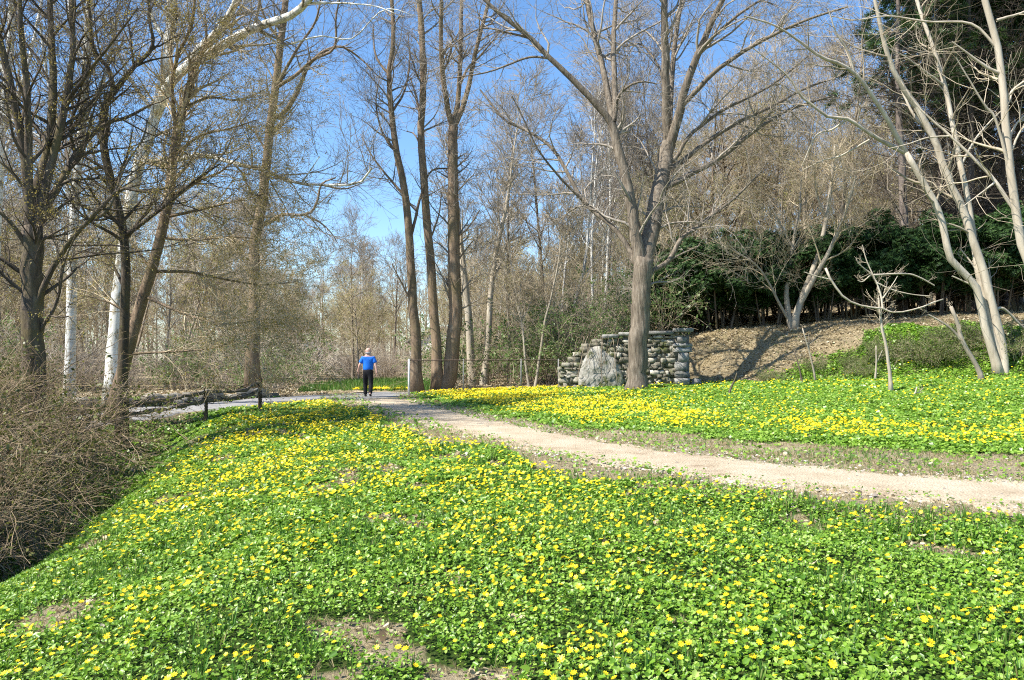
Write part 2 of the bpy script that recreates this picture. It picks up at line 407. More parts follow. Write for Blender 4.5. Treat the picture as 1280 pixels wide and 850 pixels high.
def grow(P, R, per, t0, t1, ang, L, rr, rmax, rtip, nseg, up, wig, fall=.5, r_=None):
    r_ = r_ or rng
    B, n, _ = P.shape
    idx = np.repeat(np.arange(B), per); C = len(idx)
    if C == 0: return np.zeros((0, nseg + 1, 3)), np.zeros((0, nseg + 1))
    t = r_.uniform(t0, t1, C); f = np.clip(t * (n - 1), 0, n - 1.001); i = f.astype(int); w = (f - i)[:, None]
    A, Bp = P[idx, i], P[idx, i + 1]
    pos = A * (1 - w) + Bp * w; T = norm(Bp - A)
    r0 = np.minimum((R[idx, i] * (1 - w[:, 0]) + R[idx, i + 1] * w[:, 0]) * rr, rmax)
    perp = norm(np.cross(T, r_.normal(size=(C, 3))))
    a = (ang * (1 + .22 * r_.normal(size=C)))[:, None]
    d = norm(np.cos(a) * T + np.sin(a) * perp)
    Lp = np.broadcast_to(np.asarray(L, float), (B,))[idx] * (1 - fall * t) * np.exp(.25 * r_.normal(size=C))
    st = (Lp / nseg)[:, None]
    pts = [pos]
    for k in range(nseg):
        pts.append(pts[-1] + d * st)
        d = norm(d + wig * r_.normal(size=(C, 3)) + np.array([0, 0, up]))
    s = np.linspace(0, 1, nseg + 1)[None]
    return np.stack(pts, 1), np.maximum(r0[:, None] * (1 - s) ** .9, rtip)

def tip_points(P, k, r_=None, lo=.2):
    r_ = r_ or rng
    B, n, _ = P.shape
    idx = r_.integers(0, B, k); f = np.clip(r_.uniform(lo, 1, k) * (n - 1), 0, n - 1.001); i = f.astype(int); w = (f - i)[:, None]
    return P[idx, i] * (1 - w) + P[idx, i + 1] * w

# ------------------------------------------------------------------ hand-shaped trees
def shaped_tree(name, label, cat, Y0, limbs, mats, base=None, seg=16, twigs=1.0, size=1.0, buds=None, depth=.3, up=.06,
                wig=.13, ang=.8, levels=3, group=None, rt=.006, seed=1, side=8, twig_from=.25, wl=1.0, dY=None, jitter=1.0):
    r_ = np.random.default_rng(seed)
    tb = Tubes(); cb = Tubes()
    done = []                                   # (samples px,py,Y)
    AP, AR = [], []
    for li, (pp, r0, r1) in enumerate(limbs):
        pp = np.array(pp, float)
        if not done:
            y0 = Y0
        else:
            allp = np.vstack(done); j = np.argmin(np.hypot(allp[:, 0] - pp[0, 0], allp[:, 1] - pp[0, 1]))
            y0 = allp[j, 2]
            pp[0] = (pp[0] + allp[j, :2]) / 2 if np.hypot(*(allp[j, :2] - pp[0])) < 25 else pp[0]
        L = np.concatenate([[0], np.cumsum(np.hypot(*np.diff(pp, axis=0).T))])
        drift = 0 if li == 0 else r_.uniform(-depth, depth)
        if dY and li in dY: drift = dY[li]
        yy = y0 + drift * L * Y0 / 1000 * (1 if li else 0)
        d3 = np.array([W(x, y, q) for (x, y), q in zip(pp, yy)])
        P = smooth_line(d3, seg); px = smooth_line(np.column_stack([pp, yy]), seg); done.append(px)
        s = np.linspace(0, 1, seg)
        R = (r0 + (r1 - r0) * s ** .85) * px[:, 2] / 1000
        k = r_.normal(size=(seg, 3)) * R[:, None] * .07 * jitter; k[0] = 0; P = P + k
        if li == 0 and base is not None:
            P[0, 2] = base[2] - .15; R[0] *= 1.55; R[1] *= 1.12
        tb.add(P, R, side if r0 > 5 else 6, li == 0)
        AP.append(P); AR.append(R)
    AP = np.array(AP); AR = np.array(AR)
    org = AP[0, 0].copy(); org[2] += .15 if base is not None else 0
    root = empty(name, org, 0, label, cat, group)
    Ls = np.linalg.norm(np.diff(AP, axis=1), axis=2).sum(1)
    start = np.array([.55] + [twig_from] * (len(limbs) - 1))
    Q = []
    for b in range(len(AP)):                       # side branches along every limb
        c = int(round(Ls[b] * 2.1 * twigs * (.6 if b == 0 else 1))) + 1
        Q.append(grow(AP[b:b + 1], AR[b:b + 1], c, start[b], 1, ang, 2.6 * size, .5, .05 * size, rt, 7, up, wig * wl, .45, r_))
    P1 = np.concatenate([q[0] for q in Q]); R1 = np.concatenate([q[1] for q in Q])
    cb.add(P1, R1, 4)
    P2, R2 = grow(P1, R1, 6, .15, 1, .75, 1.2 * size, .6, .02, rt * .8, 5, up, wig * 1.2, .4, r_)
    cb.add(P2, R2, 3)
    tips = P2
    if levels > 2:
        P3, R3 = grow(P2, R2, 5, .15, 1, .7, .6 * size, .7, .008, rt * .65, 3, up, wig * 1.3, .3, r_)
        cb.add(P3, R3, 3); tips = P3
    tb.build('trunk', M[mats[0]], root, org)
    cb.build('crown', M[mats[1]], root, org)
    if buds:
        mat, cnt, sz = buds
        st = Stamps(); pts = np.repeat(tip_points(tips, cnt // 7, r_), 7, 0) - org; cnt = len(pts); pts = pts + r_.normal(size=(cnt, 3)) * .045
        st.add(*DIAM, pts, r_.normal(size=(cnt, 3)), r_.uniform(0, 6.28, cnt), sz * r_.uniform(.6, 1.4, cnt))
        st.build('blossom', M[mat], root)
    return root

# ================================================================== SETTING
AC = np.array([(-22, 6), (-16, 14.5), (-12.3, 20.3), (-9, 26.2), (-6.2, 30.2), (-4.0, 32.6)], float)   # asphalt centre line
def um(Y): return 1.45 + 2.0 * (1 - ss(9, 18, Y))
def masks(X, Y):
    u = U(X, Y); v = V(X, Y); ua = np.abs(sdist(AC, X, Y)); lb = -sdist(LB, X, Y)
    n = vnoise(X, Y, .8, 1); n2 = vnoise(X, Y, 2.3, 2)
    nearv = 1.05 + .9 * n * (Y > 5) + .3 * n2
    slope = ss(-.12, .12, -u - nearv) * ss(-.7, .5, lb + .8 * (n2 - .5)) * (ua > 1.75) * (Y < 31)
    un = u - um(Y) - .35 * (n2 - .5)
    toe = np.where(X > 9.0, .8 + 4.2 * ss(9.5, 14, X) * n, .1)
    mead = ss(-.15, .2, un) * (1 - ss(toe - .5, toe + .5, v + .7 * (n2 - .5))) * (Y < 31.3)
    far = ((X > -9.5 - .1 * (Y - 36)) & (X < -3.4) & (Y > 34.6) & (Y < 52) & (ua > 2.0)) * 1.0
    shade = (lb < .4) * (ua > 1.8) * (Y < 30) * (u < -1) * .5
    bare = ss(.675, .75, vnoise(X + .5 * Y, Y, 1.0, 5) * .40 + vnoise(X + .3 * Y, Y, 2.7, 6) * .6) * (u < -1.2) * (lb > 0)
    verge = ss(.4, .9, np.abs(u)) * (1 - np.maximum(ss(-.1, .3, un), ss(0, .4, -u - nearv))) * (Y < 45) * (Y > 2)
    return slope * (1 - .84 * bare), mead, far, shade, verge, bare

def sinh_axis(lo, hi, c, d0, n):
    t = np.linspace(-1, 1, n)
    k = 6.0
    s = np.sinh(k * t) / np.sinh(k)
    return np.unique(np.concatenate([c + s[s >= 0] * (hi - c), c + s[s < 0] * (c - lo)]))
gx = np.unique(np.concatenate([np.linspace(-14, 24, 230), -14 - np.geomspace(.3, 400, 34), 24 + np.geomspace(.3, 400, 34)]))
gy = np.unique(np.concatenate([np.linspace(2, 36, 230), 2 - np.geomspace(.3, 40, 20), 36 + np.geomspace(.3, 700, 50)]))
GX, GY = np.meshgrid(gx, gy, indexing='ij'); gX, gY = GX.ravel(), GY.ravel()
gZ = Z(gX, gY)
sl, me_, fa, sh, vg, br = masks(gX, gY)
ii = np.arange(len(gX)).reshape(GX.shape)
gf = np.stack([ii[:-1, :-1], ii[1:, :-1], ii[1:, 1:], ii[:-1, 1:]], -1).reshape(-1, 4)
uu = np.abs(U(gX, gY))
und = ((gY > 31) & (vnoise(gX, gY, .15, 8) > .5)) * .35
ground = mesh('ground', np.column_stack([gX, gY, gZ]), [gf], M['ground'], None, True,
              {'green': np.clip(sl + me_ + fa + sh + und, 0, 1), 'verge': np.clip(vg + ((uu < 1.1) & (gY < 60)) * 1.0 + .8 * br, 0, 1)})
tag(ground, kind='structure')

def strip(name, L, hw, mat, lift, wobble=.12, seed=3, n=150, cross=13):
    L = smooth_line(L, n); T = norm(np.gradient(L, axis=0)); N = np.column_stack([-T[:, 1], T[:, 0]])
    hw = np.interp(np.linspace(0, 1, n), np.linspace(0, 1, len(hw)), hw)
    cs = np.linspace(-1, 1, cross); r_ = np.random.default_rng(seed)
    a = np.arange(n) * .7
    a = np.linspace(0, 105, n)
    wl = hw + wobble * (np.sin(a * 1.1) + np.sin(a * 2.7 + 1) * .6 + r_.normal(size=n) * .5)
    wr = hw + wobble * (np.sin(a * .9 + 2) + np.sin(a * 2.3 + 4) * .6 + r_.normal(size=n) * .5)
    off = np.where(cs[None] < 0, cs[None] * wl[:, None], cs[None] * wr[:, None])
    P = L[:, None] + off[..., None] * N[:, None]
    z = Z(P[..., 0], P[..., 1]) + lift + .02 * (1 - cs ** 4)[None] - .05 * (np.abs(cs) > .99)[None]
    V_ = np.concatenate([P, z[..., None]], -1).reshape(-1, 3)
    i = np.arange(n * cross).reshape(n, cross)
    f = np.stack([i[:-1, :-1], i[1:, :-1], i[1:, 1:], i[:-1, 1:]], -1).reshape(-1, 4)
    return tag(mesh(name, V_, [f[:, ::-1]], mat, None, True), kind='structure')
strip('gravel_path', CL[1:10], [1.1, 1.15, 1.1, 1.0, .9, .9, .95, 1.1, 1.2], M['gravel'], .006, .10, n=420, cross=25)
strip('asphalt_path', AC, [1.7, 1.7, 1.7, 1.7, 1.9, 2.1], M['asphalt'], .014, .05, n=90)
strip('sandy_trail', [(-6.2, 33.2), (-8.0, 36.2), (-10.2, 39), (-13.5, 44), (-19, 54)], [.5, .9, .9, .8, .7], M['gravel'], .016, .1, n=60)

# ------------------------------------------------------------------ ground cover (nobody could count it)
def sample(y0, y1, dens, margin=.7, step=1.0):
    out = []
    y = y0
    while y < y1 - 1e-6:
        ye = min(y + step, y1); ym = (y + ye) / 2
        w = margin * ym + .8
        n = int(dens(ym) * 2 * w * (ye - y))
        out.append(np.column_stack([rng.uniform(-w, w, n), rng.uniform(y, ye, n)]))
        y = ye
    return np.concatenate(out)
def lsize(Y): return .0178 + .0015 * np.clip(Y - 4, 0, 40)
lv = Stamps(); fl = Stamps()
C = sample(3.0, 31.5, lambda y: min(2300, 1.15 / (.55 * lsize(y) ** 2)))
s_, m_, f_, h_, v_, b_ = masks(C[:, 0], C[:, 1])
cl = vnoise(C[:, 0], C[:, 1], 1.9, 11)
thick = .55 + .6 * cl
prob = np.clip(np.maximum(s_, m_), 0, 1) * thick + h_ * .42 + v_ * .05
C = C[rng.random(len(C)) < prob]; cl = vnoise(C[:, 0], C[:, 1], 1.9, 11)
K = len(C); zz = Z(C[:, 0], C[:, 1]) + rng.uniform(.012, .055, K) + .075 * np.clip(cl - .35, 0, 1) * (1 + 0 * cl)
P = np.column_stack([C, zz]); nr = rng.normal(size=(K, 3)) * .47 + np.array([-.15, -.12, 1]); sp_ = rng.uniform(0, 6.28, K)
big = .72 + .75 * vnoise(C[:, 0], C[:, 1], .45, 12)
sz = lsize(C[:, 1]) * np.exp(rng.normal(size=K) * .30) * big
nearm = C[:, 1] < 9.5
lv.add(*LEAF2, P[nearm], nr[nearm], sp_[nearm], sz[nearm])
lv.add(*QUAD, P[~nearm], nr[~nearm], sp_[~nearm], sz[~nearm] * .85)
tag(lv.build('ground_cover_leaves', M['leaf']), 'heart-shaped green leaves carpeting the slope and the meadow', 'ground cover', kind='stuff')

petal = []
pf = []
for k in range(8):
    a = k * math.pi / 4; c, s = math.cos(a), math.sin(a)
    o0 = len(petal)
    for (x, y, z_) in ((.06, 0, 0), (.32, -.11, .04), (.5, 0, .09), (.32, .11, .04)):
        petal.append((x * c - y * s, x * s + y * c, z_))
    pf.append((o0, o0 + 1, o0 + 2, o0 + 3))
hexa = [(.14 * math.cos(a), .14 * math.sin(a), .05) for a in np.arange(6) * math.pi / 3]
oct_ = [(.5 * math.cos(a), .5 * math.sin(a), .10) for a in np.arange(7) * 2 * math.pi / 7] + [(0, 0, 0)]
of = [(k, (k + 1) % 7, 7) for k in range(7)]
C = sample(3.0, 40, lambda y: 250 if y > 10 else 200)
X_, Y_ = C[:, 0], C[:, 1]
s_, m_, f_, h_, v_, b_ = masks(X_, Y_)
cl = vnoise(X_, Y_, 1.1, 21) * .55 + vnoise(X_, Y_, 3.1, 22) * .45
du = U(X_, Y_) - um(Y_)
band = np.exp(-((du - 2.6) / .7) ** 2) + .75 * np.exp(-((du - 1.1) / .45) ** 2) + .07 + .12 * np.exp(-((du - 4.8) / .5) ** 2) + .55 * ss(16, 24, Y_) * np.exp(-((du - 2.5) / 1.6) ** 2)
leftm = .45 + .55 * ss(2.8, -.5, X_ - .05 * Y_)
pslope = s_ * leftm * (.24 + 1.0 * ss(.34, .64, cl)) * .50 * ss(.1, 2.0, -sdist(LB, X_, Y_))
pm = m_ * (1 - .9 * ss(.5, 2, V(X_, Y_))) * np.clip(band * (.25 + 1.25 * ss(.34, .62, cl)), 0, 1) * .62
pfar = ((X_ > -7.0) & (X_ < -4.3) & (Y_ > 35.0) & (Y_ < 38.5)) * .85
C = C[rng.random(len(C)) < np.maximum(np.maximum(pslope, pm), pfar)]
K = len(C); zz = Z(C[:, 0], C[:, 1]) + rng.uniform(.085, .15, K)
P = np.column_stack([C, zz]); nr = rng.normal(size=(K, 3)) * .33 + np.array([-.25, -.18, 1]); sp_ = rng.uniform(0, 6.28, K)
sz = .0385 * rng.uniform(.6, 1.25, K) * (1 + .022 * np.clip(C[:, 1] - 6, 0, 30))
nearm = C[:, 1] < 9
fl.add(petal, pf, P[nearm], nr[nearm], sp_[nearm], sz[nearm], 0)
fl.add(hexa, [tuple(range(6))], P[nearm], nr[nearm], sp_[nearm], sz[nearm], 1)
fl.add(oct_, of, P[~nearm], nr[~nearm], sp_[~nearm], sz[~nearm], 0)
tag(fl.build('yellow_flowers', [M['petal'], M['stamen']]), 'small yellow flowers scattered through the green ground cover', 'flowers', kind='stuff')

# grass tufts, dry grass and dead leaves
tv, tf = [], []
for k in range(8):
    a = random.uniform(0, 6.28); r0 = random.uniform(0, .25); h = random.uniform(.6, 1.1); ln = random.uniform(.1, .55); w = .035
    x0, y0 = r0 * math.cos(a), r0 * math.sin(a); px_, py_ = -math.sin(a) * w, math.cos(a) * w
    x1, y1 = x0 + ln * .4 * math.cos(a), y0 + ln * .4 * math.sin(a); x2, y2 = x0 + ln * math.cos(a), y0 + ln * math.sin(a)
    o0 = len(tv)
    tv += [(x0 - px_, y0 - py_, -.1), (x0 + px_, y0 + py_, -.1), (x1 + px_ * .7, y1 + py_ * .7, h * .6), (x1 - px_ * .7, y1 - py_ * .7, h * .6), (x2, y2, h)]
    tf += [(o0, o0 + 1, o0 + 2, o0 + 3), (o0 + 3, o0 + 2, o0 + 4)]
gs = Stamps()
C = sample(3.0, 36, lambda y: 150 if y < 12 else 90)
s_, m_, f_, h_, v_, b_ = masks(C[:, 0], C[:, 1]); n = vnoise(C[:, 0], C[:, 1], 1.3, 31)
u_ = U(C[:, 0], C[:, 1]); edge = np.exp(-((u_ + 1.75) / .5) ** 2)
C = C[rng.random(len(C)) < np.clip(np.maximum(s_, m_) * (.16 + .7 * ss(.56, .72, n) + .55 * edge * (n > .4)) + .45 * v_ * (n > .42) * (U(C[:, 0], C[:, 1]) > 0) + .2 * v_ * (n > .5) + .12 * h_ + .35 * ((V(C[:, 0], C[:, 1]) > .3) & (C[:, 0] > 8) & (n > .58)), 0, 1)]
K = len(C); P = np.column_stack([C, Z(C[:, 0], C[:, 1])])
gs.add(tv, tf, P, rng.normal(size=(K, 3)) * .15 + np.array([0, 0, 1]), rng.uniform(0, 6.28, K), np.where(np.abs(U(C[:, 0], C[:, 1])) < 1.25, .045, np.where(U(C[:, 0], C[:, 1]) > 0, .06, .10)) * rng.uniform(.6, 1.5, K))
C = np.column_stack([rng.uniform(-10, -3.2, 2600), rng.uniform(34.8, 50, 2600)])
f_ = masks(C[:, 0], C[:, 1])[2]; C = C[f_ > 0]; K = len(C)
gs.add(tv, tf, np.column_stack([C, Z(C[:, 0], C[:, 1])]), rng.normal(size=(K, 3)) * .15 + np.array([0, 0, 1]), rng.uniform(0, 6.28, K), rng.uniform(.2, .4, K))
tag(gs.build('grass', M['grass']), 'short green grass blades growing among the leaves and along the path edge', 'grass', kind='stuff')
dg = Stamps()
C = sample(3.0, 37, lambda y: 520 if y < 16 else 200)
s_, m_, f_, h_, v_, b_ = masks(C[:, 0], C[:, 1]); n = vnoise(C[:, 0], C[:, 1], 2.1, 33)
C = C[rng.random(len(C)) < np.clip(v_ * (.2 + .6 * ss(.4, .65, n)) + .8 * b_ + .75 * ((V(C[:, 0], C[:, 1]) > .2) & (C[:, 0] > 6.5) & (n > .33)), 0, 1)]
K = len(C); P = np.column_stack([C, Z(C[:, 0], C[:, 1]) + .01])
dg.add(tv, tf, P, rng.normal(size=(K, 3)) * .7 + np.array([0, 0, 1]), rng.uniform(0, 6.28, K), rng.uniform(.025, .06, K) * (1 + .05 * np.clip(C[:, 1] - 18, 0, 15)))
tag(dg.build('dry_grass', M['drygrass']), 'straw-coloured dead grass on the path verges', 'grass', kind='stuff')
dl = Stamps()
C = sample(3.0, 60, lambda y: 170 if y < 20 else (150 if y < 42 else 14))
s_, m_, f_, h_, v_, b_ = masks(C[:, 0], C[:, 1]); u_ = np.abs(U(C[:, 0], C[:, 1])); ua = np.abs(sdist(AC, C[:, 0], C[:, 1]))
n = vnoise(C[:, 0], C[:, 1], .9, 41)
pr = np.where((s_ + m_ + f_) > .3, .012, .8 * (.25 + .9 * n)) * (u_ > 1.2) * (ua > 1.8); pr = np.where(v_ > .3, .03, pr)
pr = np.maximum(pr, .22 * b_)
C = C[rng.random(len(C)) < pr]; K = len(C)
dl.add([(-.5, -.3, .08), (0, -.36, -.06), (.5, -.22, .1), (.5, .22, .04), (0, .36, -.04), (-.5, .3, .12)], [(0, 1, 4, 5), (1, 2, 3, 4)],
       np.column_stack([C, Z(C[:, 0], C[:, 1]) + rng.uniform(.01, .05, K)]), rng.normal(size=(K, 3)) * .45 + np.array([0, 0, 1]), rng.uniform(0, 6.28, K), rng.uniform(.028, .07, K) * (1 + .02 * np.clip(C[:, 1] - 5, 0, 30)))
tag(dl.build('leaf_litter', M['litter']), 'dead brown leaves lying on the bank and under the trees', 'leaf litter', kind='stuff')

pb = Stamps()
C = sample(5, 26, lambda y: 260 if y < 13 else 120); u_ = U(C[:, 0], C[:, 1])
C = C[(np.abs(u_) < 2.0) & (rng.random(len(C)) < .12 + .8 * np.exp(-((np.abs(u_) - 1.0) / .22) ** 2))]; K = len(C)
pb.add([(.5, 0, 0), (.1, .42, .05), (-.45, .2, 0), (-.3, -.4, .04), (.25, -.38, 0), (0, 0, .34)], [(0, 1, 5), (1, 2, 5), (2, 3, 5), (3, 4, 5), (4, 0, 5)],
       np.column_stack([C, Z(C[:, 0], C[:, 1]) + .02]), rng.normal(size=(K, 3)) * .2 + np.array([0, 0, 1]), rng.uniform(0, 6.28, K), np.exp(rng.normal(size=K) * .5) * .022)
tag(pb.build('loose_stones', M['pebble']), 'loose small stones strewn along the edges of the gravel path', 'stones', kind='stuff')

# ================================================================== FIGURE
def skin(name, V_, E, R, mat, parent, sub=2):
    me = bpy.data.meshes.new(name); me.from_pydata(V_, E, []); me.materials.append(mat)
    o = bpy.data.objects.new(name, me); COL.objects.link(o); o.parent = parent
    md = o.modifiers.new('skin', 'SKIN'); md.use_smooth_shade = True
    sv = me.skin_vertices[0].data
    for i, r in enumerate(R):
        sv[i].radius = r if isinstance(r, tuple) else (r, r); sv[i].use_root = (i == 0)
    s = o.modifiers.new('sub', 'SUBSURF'); s.levels = sub; s.render_levels = sub
    return o
pg = ground_at(460, 497.0)
man = empty('person', (pg[0], pg[1], Z(pg[0], pg[1]) + .02), math.radians(4),
            'walker in bright blue short-sleeved shirt and black trousers on the path', 'person')
# walking away from the viewer: +Y is his front
BV = [(0, 0, .96), (0, .01, 1.16), (0, .0, 1.36), (0, -.01, 1.48), (0, .015, 1.57), (0, .035, 1.68), (0, .03, 1.80),
      (-.19, -.01, 1.43), (-.30, -.05, 1.17), (-.36, .07, .97), (-.365, .11, .90),
      (.19, -.01, 1.43), (.28, -.09, 1.17), (.325, -.10, .93), (.325, -.09, .85),
      (-.095, .03, .90), (-.11, .19, .50), (-.11, .14, .10), (-.11, .26, .045),
      (.095, -.02, .90), (.10, -.02, .50), (.10, -.24, .12), (.11, -.14, .05)]
BE = [(0, 1), (1, 2), (2, 3), (3, 4), (4, 5), (5, 6), (3, 7), (7, 8), (8, 9), (9, 10), (3, 11), (11, 12), (12, 13), (13, 14),
      (0, 15), (15, 16), (16, 17), (17, 18), (0, 19), (19, 20), (20, 21), (21, 22)]
BR = [(.15, .11), (.15, .11), (.17, .11), (.075, .075), (.07, .07), (.118, .125), (.085, .095), .06, .052, .042, .05, .06, .052, .042, .05,
      .09, .06, .042, .04, .09, .06, .042, .04]
body = skin('body', BV, BE, BR, M['skin'], man)
SV = [(0, 0, .90), (0, .01, 1.12), (0, .0, 1.33), (0, -.005, 1.445), (-.185, -.01, 1.415), (-.285, -.045, 1.22), (.185, -.01, 1.415), (.27, -.08, 1.22)]
skin('shirt', SV, [(0, 1), (1, 2), (2, 3), (3, 4), (4, 5), (3, 6), (6, 7)], [(.20, .15), (.215, .17), (.215, .15), (.115, .10), .092, .085, .092, .085], M['shirt'], man)
TV = [(0, 0, 1.08), (0, 0, .90), (-.10, .03, .84), (-.112, .19, .50), (-.112, .15, .06), (.10, -.02, .84), (.102, -.02, .50), (.102, -.22, .10)]
skin('trousers', TV, [(0, 1), (1, 2), (2, 3), (3, 4), (1, 5), (5, 6), (6, 7)], [(.185, .14), (.18, .14), .115, .09, .075, .115, .09, .075], M['trousers'], man)
for (x, y0, z0, pit) in ((-.11, .16, .05, 0), (.105, -.21, .075, .4)):
    skin('shoe', [(x, y0 - .06, z0 + .01 + pit * .08), (x, y0 + .05, z0), (x, y0 + .17, z0 - .012 - pit * .05)], [(0, 1), (1, 2)], [(.045, .05), (.048, .048), (.04, .03)], M['shoe'], man)
skin('hair', [(0, -.002, 1.56), (0, -.012, 1.60), (0, -.004, 1.65)], [(0, 1), (1, 2)], [(.08, .07), (.112, .105), (.112, .105)], M['hair'], man)
for sx in (-1, 1):
    skin('ear', [(sx * .112, .03, 1.66), (sx * .126, .02, 1.69)], [(0, 1)], [(.014, .02), (.014, .018)], M['skin'], man, 1)
for (hx, hy, hz, sx) in ((-.365, .11, .90, -1), (.325, -.09, .85, 1)):       # fingers, on the body's hands
    for k in range(4):
        f0 = (hx + .004 * sx, hy - .03 + .02 * k, hz - .02)
        skin('finger', [f0, (f0[0], f0[1] + .004, f0[2] - .045 - .008 * (k in (1, 2))), (f0[0] - sx * .015, f0[1] + .006, f0[2] - .08 - .01 * (k in (1, 2)))], [(0, 1), (1, 2)], [.0095, .009, .0075], M['skin'], body, 1)
    skin('thumb', [(hx, hy + .03, hz + .01), (hx - sx * .01, hy + .055, hz - .02), (hx - sx * .015, hy + .06, hz - .05)], [(0, 1), (1, 2)], [.012, .011, .009], M['skin'], body, 1)

# ================================================================== STONE WALL, SLAB
def rock_template():
    g = [-1, 0, 1]; vs = []; ix = {}
    for x in g:
        for y in g:
            for z_ in g:
                if max(abs(x), abs(y), abs(z_)) == 1:
                    ix[(x, y, z_)] = len(vs); vs.append((x, y, z_))
    fs = []
    for ax in range(3):
        for s in (-1, 1):
            for i in (-1, 0):
                for j in (-1, 0):
                    q = []
                    for a, b_ in ((i, j), (i + 1, j), (i + 1, j + 1), (i, j + 1)):
                        c = [0, 0, 0]; c[ax] = s; c[(ax + 1) % 3] = a; c[(ax + 2) % 3] = b_; q.append(ix[tuple(c)])
                    fs.append(q if s > 0 else q[::-1])
    return np.array(vs, float), np.array(fs)
RV, RF = rock_template()
class Rocks:
    def __init__(s): s.v = []; s.f = []; s.n = 0
    def add(s, c, dims, rot=0, rough=.14, sph=.35, r_=rng):
        n = RV / np.linalg.norm(RV, axis=1, keepdims=True)
        v = RV * (1 - sph) + n * sph * 1.15 + r_.normal(size=RV.shape) * rough
        v = v * np.asarray(dims) / 2; cz, sz_ = math.cos(rot), math.sin(rot)
        v = np.column_stack([v[:, 0] * cz - v[:, 1] * sz_, v[:, 0] * sz_ + v[:, 1] * cz, v[:, 2]]) + np.asarray(c)
        s.v.append(v); s.f.append(RF + s.n); s.n += len(RV)
    def build(s, name, mat, parent=None, off=(0, 0, 0)):
        return mesh(name, np.concatenate(s.v) - np.asarray(off), [np.concatenate(s.f)], mat, parent)
WA, WB = np.array([1.75, 29.95]), np.array([6.45, 29.15]); wd = (WB - WA) / np.linalg.norm(WB - WA); wn = np.array([wd[1], -wd[0]]); wlen = np.linalg.norm(WB - WA)
wrot = math.atan2(wd[1], wd[0])
wo = np.array([*(WA + WB) / 2, float(Z(*((WA + WB) / 2)))])
wall = empty('stone_wall', wo, 0, 'ruined dry stone retaining wall with flat capstones at the foot of the bank', 'wall')
rk = Rocks(); zt0 = .35
def wtop(t): return np.interp(t, [0, .07, .2, .33, .5, .56, .72, 1], [1.15, 1.55, 2.15, 2.3, 2.35, 2.40, 2.42, 2.55])
z0 = .30
while z0 < 2.6:
    h = rng.uniform(.09, .20); s = rng.uniform(0, .2)
    while s < wlen - .45:
        w = rng.uniform(.10, .42)
        if z0 + h * .6 < wtop((s + w / 2) / wlen):
            p = WA + wd * (s + w / 2) + wn * rng.uniform(-.04, .06)
            rk.add((*p, z0 + h / 2 + rng.normal() * .02), (w * 1.06, .5, h * rng.uniform(.95, 1.2)), wrot + rng.normal() * .06, .13, .03)
            p2 = p - wn * .35; rk.add((*p2, z0 + h / 2), (w * 1.1, .5, h * 1.1), wrot, .05, .1)
        s += w + .015
    z0 += h + .012
rk.build('masonry', M['stone'], wall, wo)
mv, mf = [], []                                     # earth and mortar packed between the stones
for i in range(41):
    p = WA + wd * wlen * i / 40 + wn * .185; q = WA + wd * wlen * i / 40 - wn * .3; zt = float(wtop(i / 40)) - .10
    mv += [(*p, .1), (*p, zt), (*q, zt), (*q, .1)]
    if i: o0 = 4 * i; mf += [(o0 - 4, o0, o0 + 1, o0 - 3), (o0 - 3, o0 + 1, o0 + 2, o0 - 2), (o0 - 2, o0 + 2, o0 + 3, o0 - 1)]
mesh('mortar', np.array(mv) - wo, [np.array(mf)], M['mortar'], wall)
rk = Rocks(); z0 = .3
while z0 < 2.35:
    h = rng.uniform(.14, .36); w = rng.uniform(.3, .7)
    p = WB - wd * (.28 - rng.uniform(0, .06)) + wn * .03
    rk.add((*p, z0 + h / 2), (w, .75, h), wrot + rng.normal() * .07, .10, .10); z0 += h + .01
for k in range(3):
    p = WB + wd * (.12 + .1 * k) + wn * .1; rk.add((*p, .62 + .12 * (k % 2)), (.3, .35, .22), rng.uniform(0, 3), .16, .25)
rk.build('quoins', M['quoin'], wall, wo)
rk = Rocks(); s = wlen * .34
while s < wlen - .1:
    w = min(rng.uniform(.6, 1.15), wlen - s + .12); p = WA + wd * (s + w / 2) + wn * .03
    rk.add((*p, wtop((s + w / 2) / wlen) + .09), (w, .72, .14), wrot + rng.normal() * .03, .06, .1); s += w + .02
rk.build('capstones', M['quoin'], wall, wo)
# big smooth slab leaning against the wall
a0 = ground_at(735, 483); sx0, sx1 = W(724, 480, 29.2)[0], W(780, 480, 29.2)[0]
n = 12; sv = []; r_ = np.random.default_rng(4)
for i in range(n + 1):
    for j in range(n + 1):
        u0, t = i / n, j / n
        lo, hi = sx0 + .36 * t ** 1.8 - .06 * math.sin(3.1 * t), sx1 - .40 * t ** 1.5 + .05 * math.sin(3.1 * t)
        x = lo + (hi - lo) * u0; z_ = .35 + t * 1.85 - .12 * (2 * u0 - 1) ** 2 * t - .22 * (1 - u0) * t + .04 * math.sin(9 * u0) * t
        y = 29.2 + .30 * t - .13 * math.sin(math.pi * u0) + .045 * r_.normal() + .05 * math.sin(5 * t + 3 * u0)
        sv.append((x, y, z_))
front = np.arange((n + 1) ** 2).reshape(n + 1, n + 1)
sv = np.array(sv); bk = sv + np.array([0, .34, 0]); N_ = len(sv)
f = np.stack([front[:-1, :-1], front[1:, :-1], front[1:, 1:], front[:-1, 1:]], -1).reshape(-1, 4)
ed = np.concatenate([front[0, :], front[1:, -1], front[-1, -2::-1], front[-2:0:-1, 0]]); ed2 = np.roll(ed, -1)
side = np.stack([ed, ed2, ed2 + N_, ed + N_], -1)
slab = mesh('boulder', np.vstack([sv, bk]) - [sx0, 29, .4], [np.concatenate([f, f[:, ::-1] + N_, side])], M['slab'], None, True)
slab.location = (sx0, 29, .4); tag(slab, 'large smooth grey slab of rock leaning against the stone wall', 'rock')
vt = Tubes(); K = 14
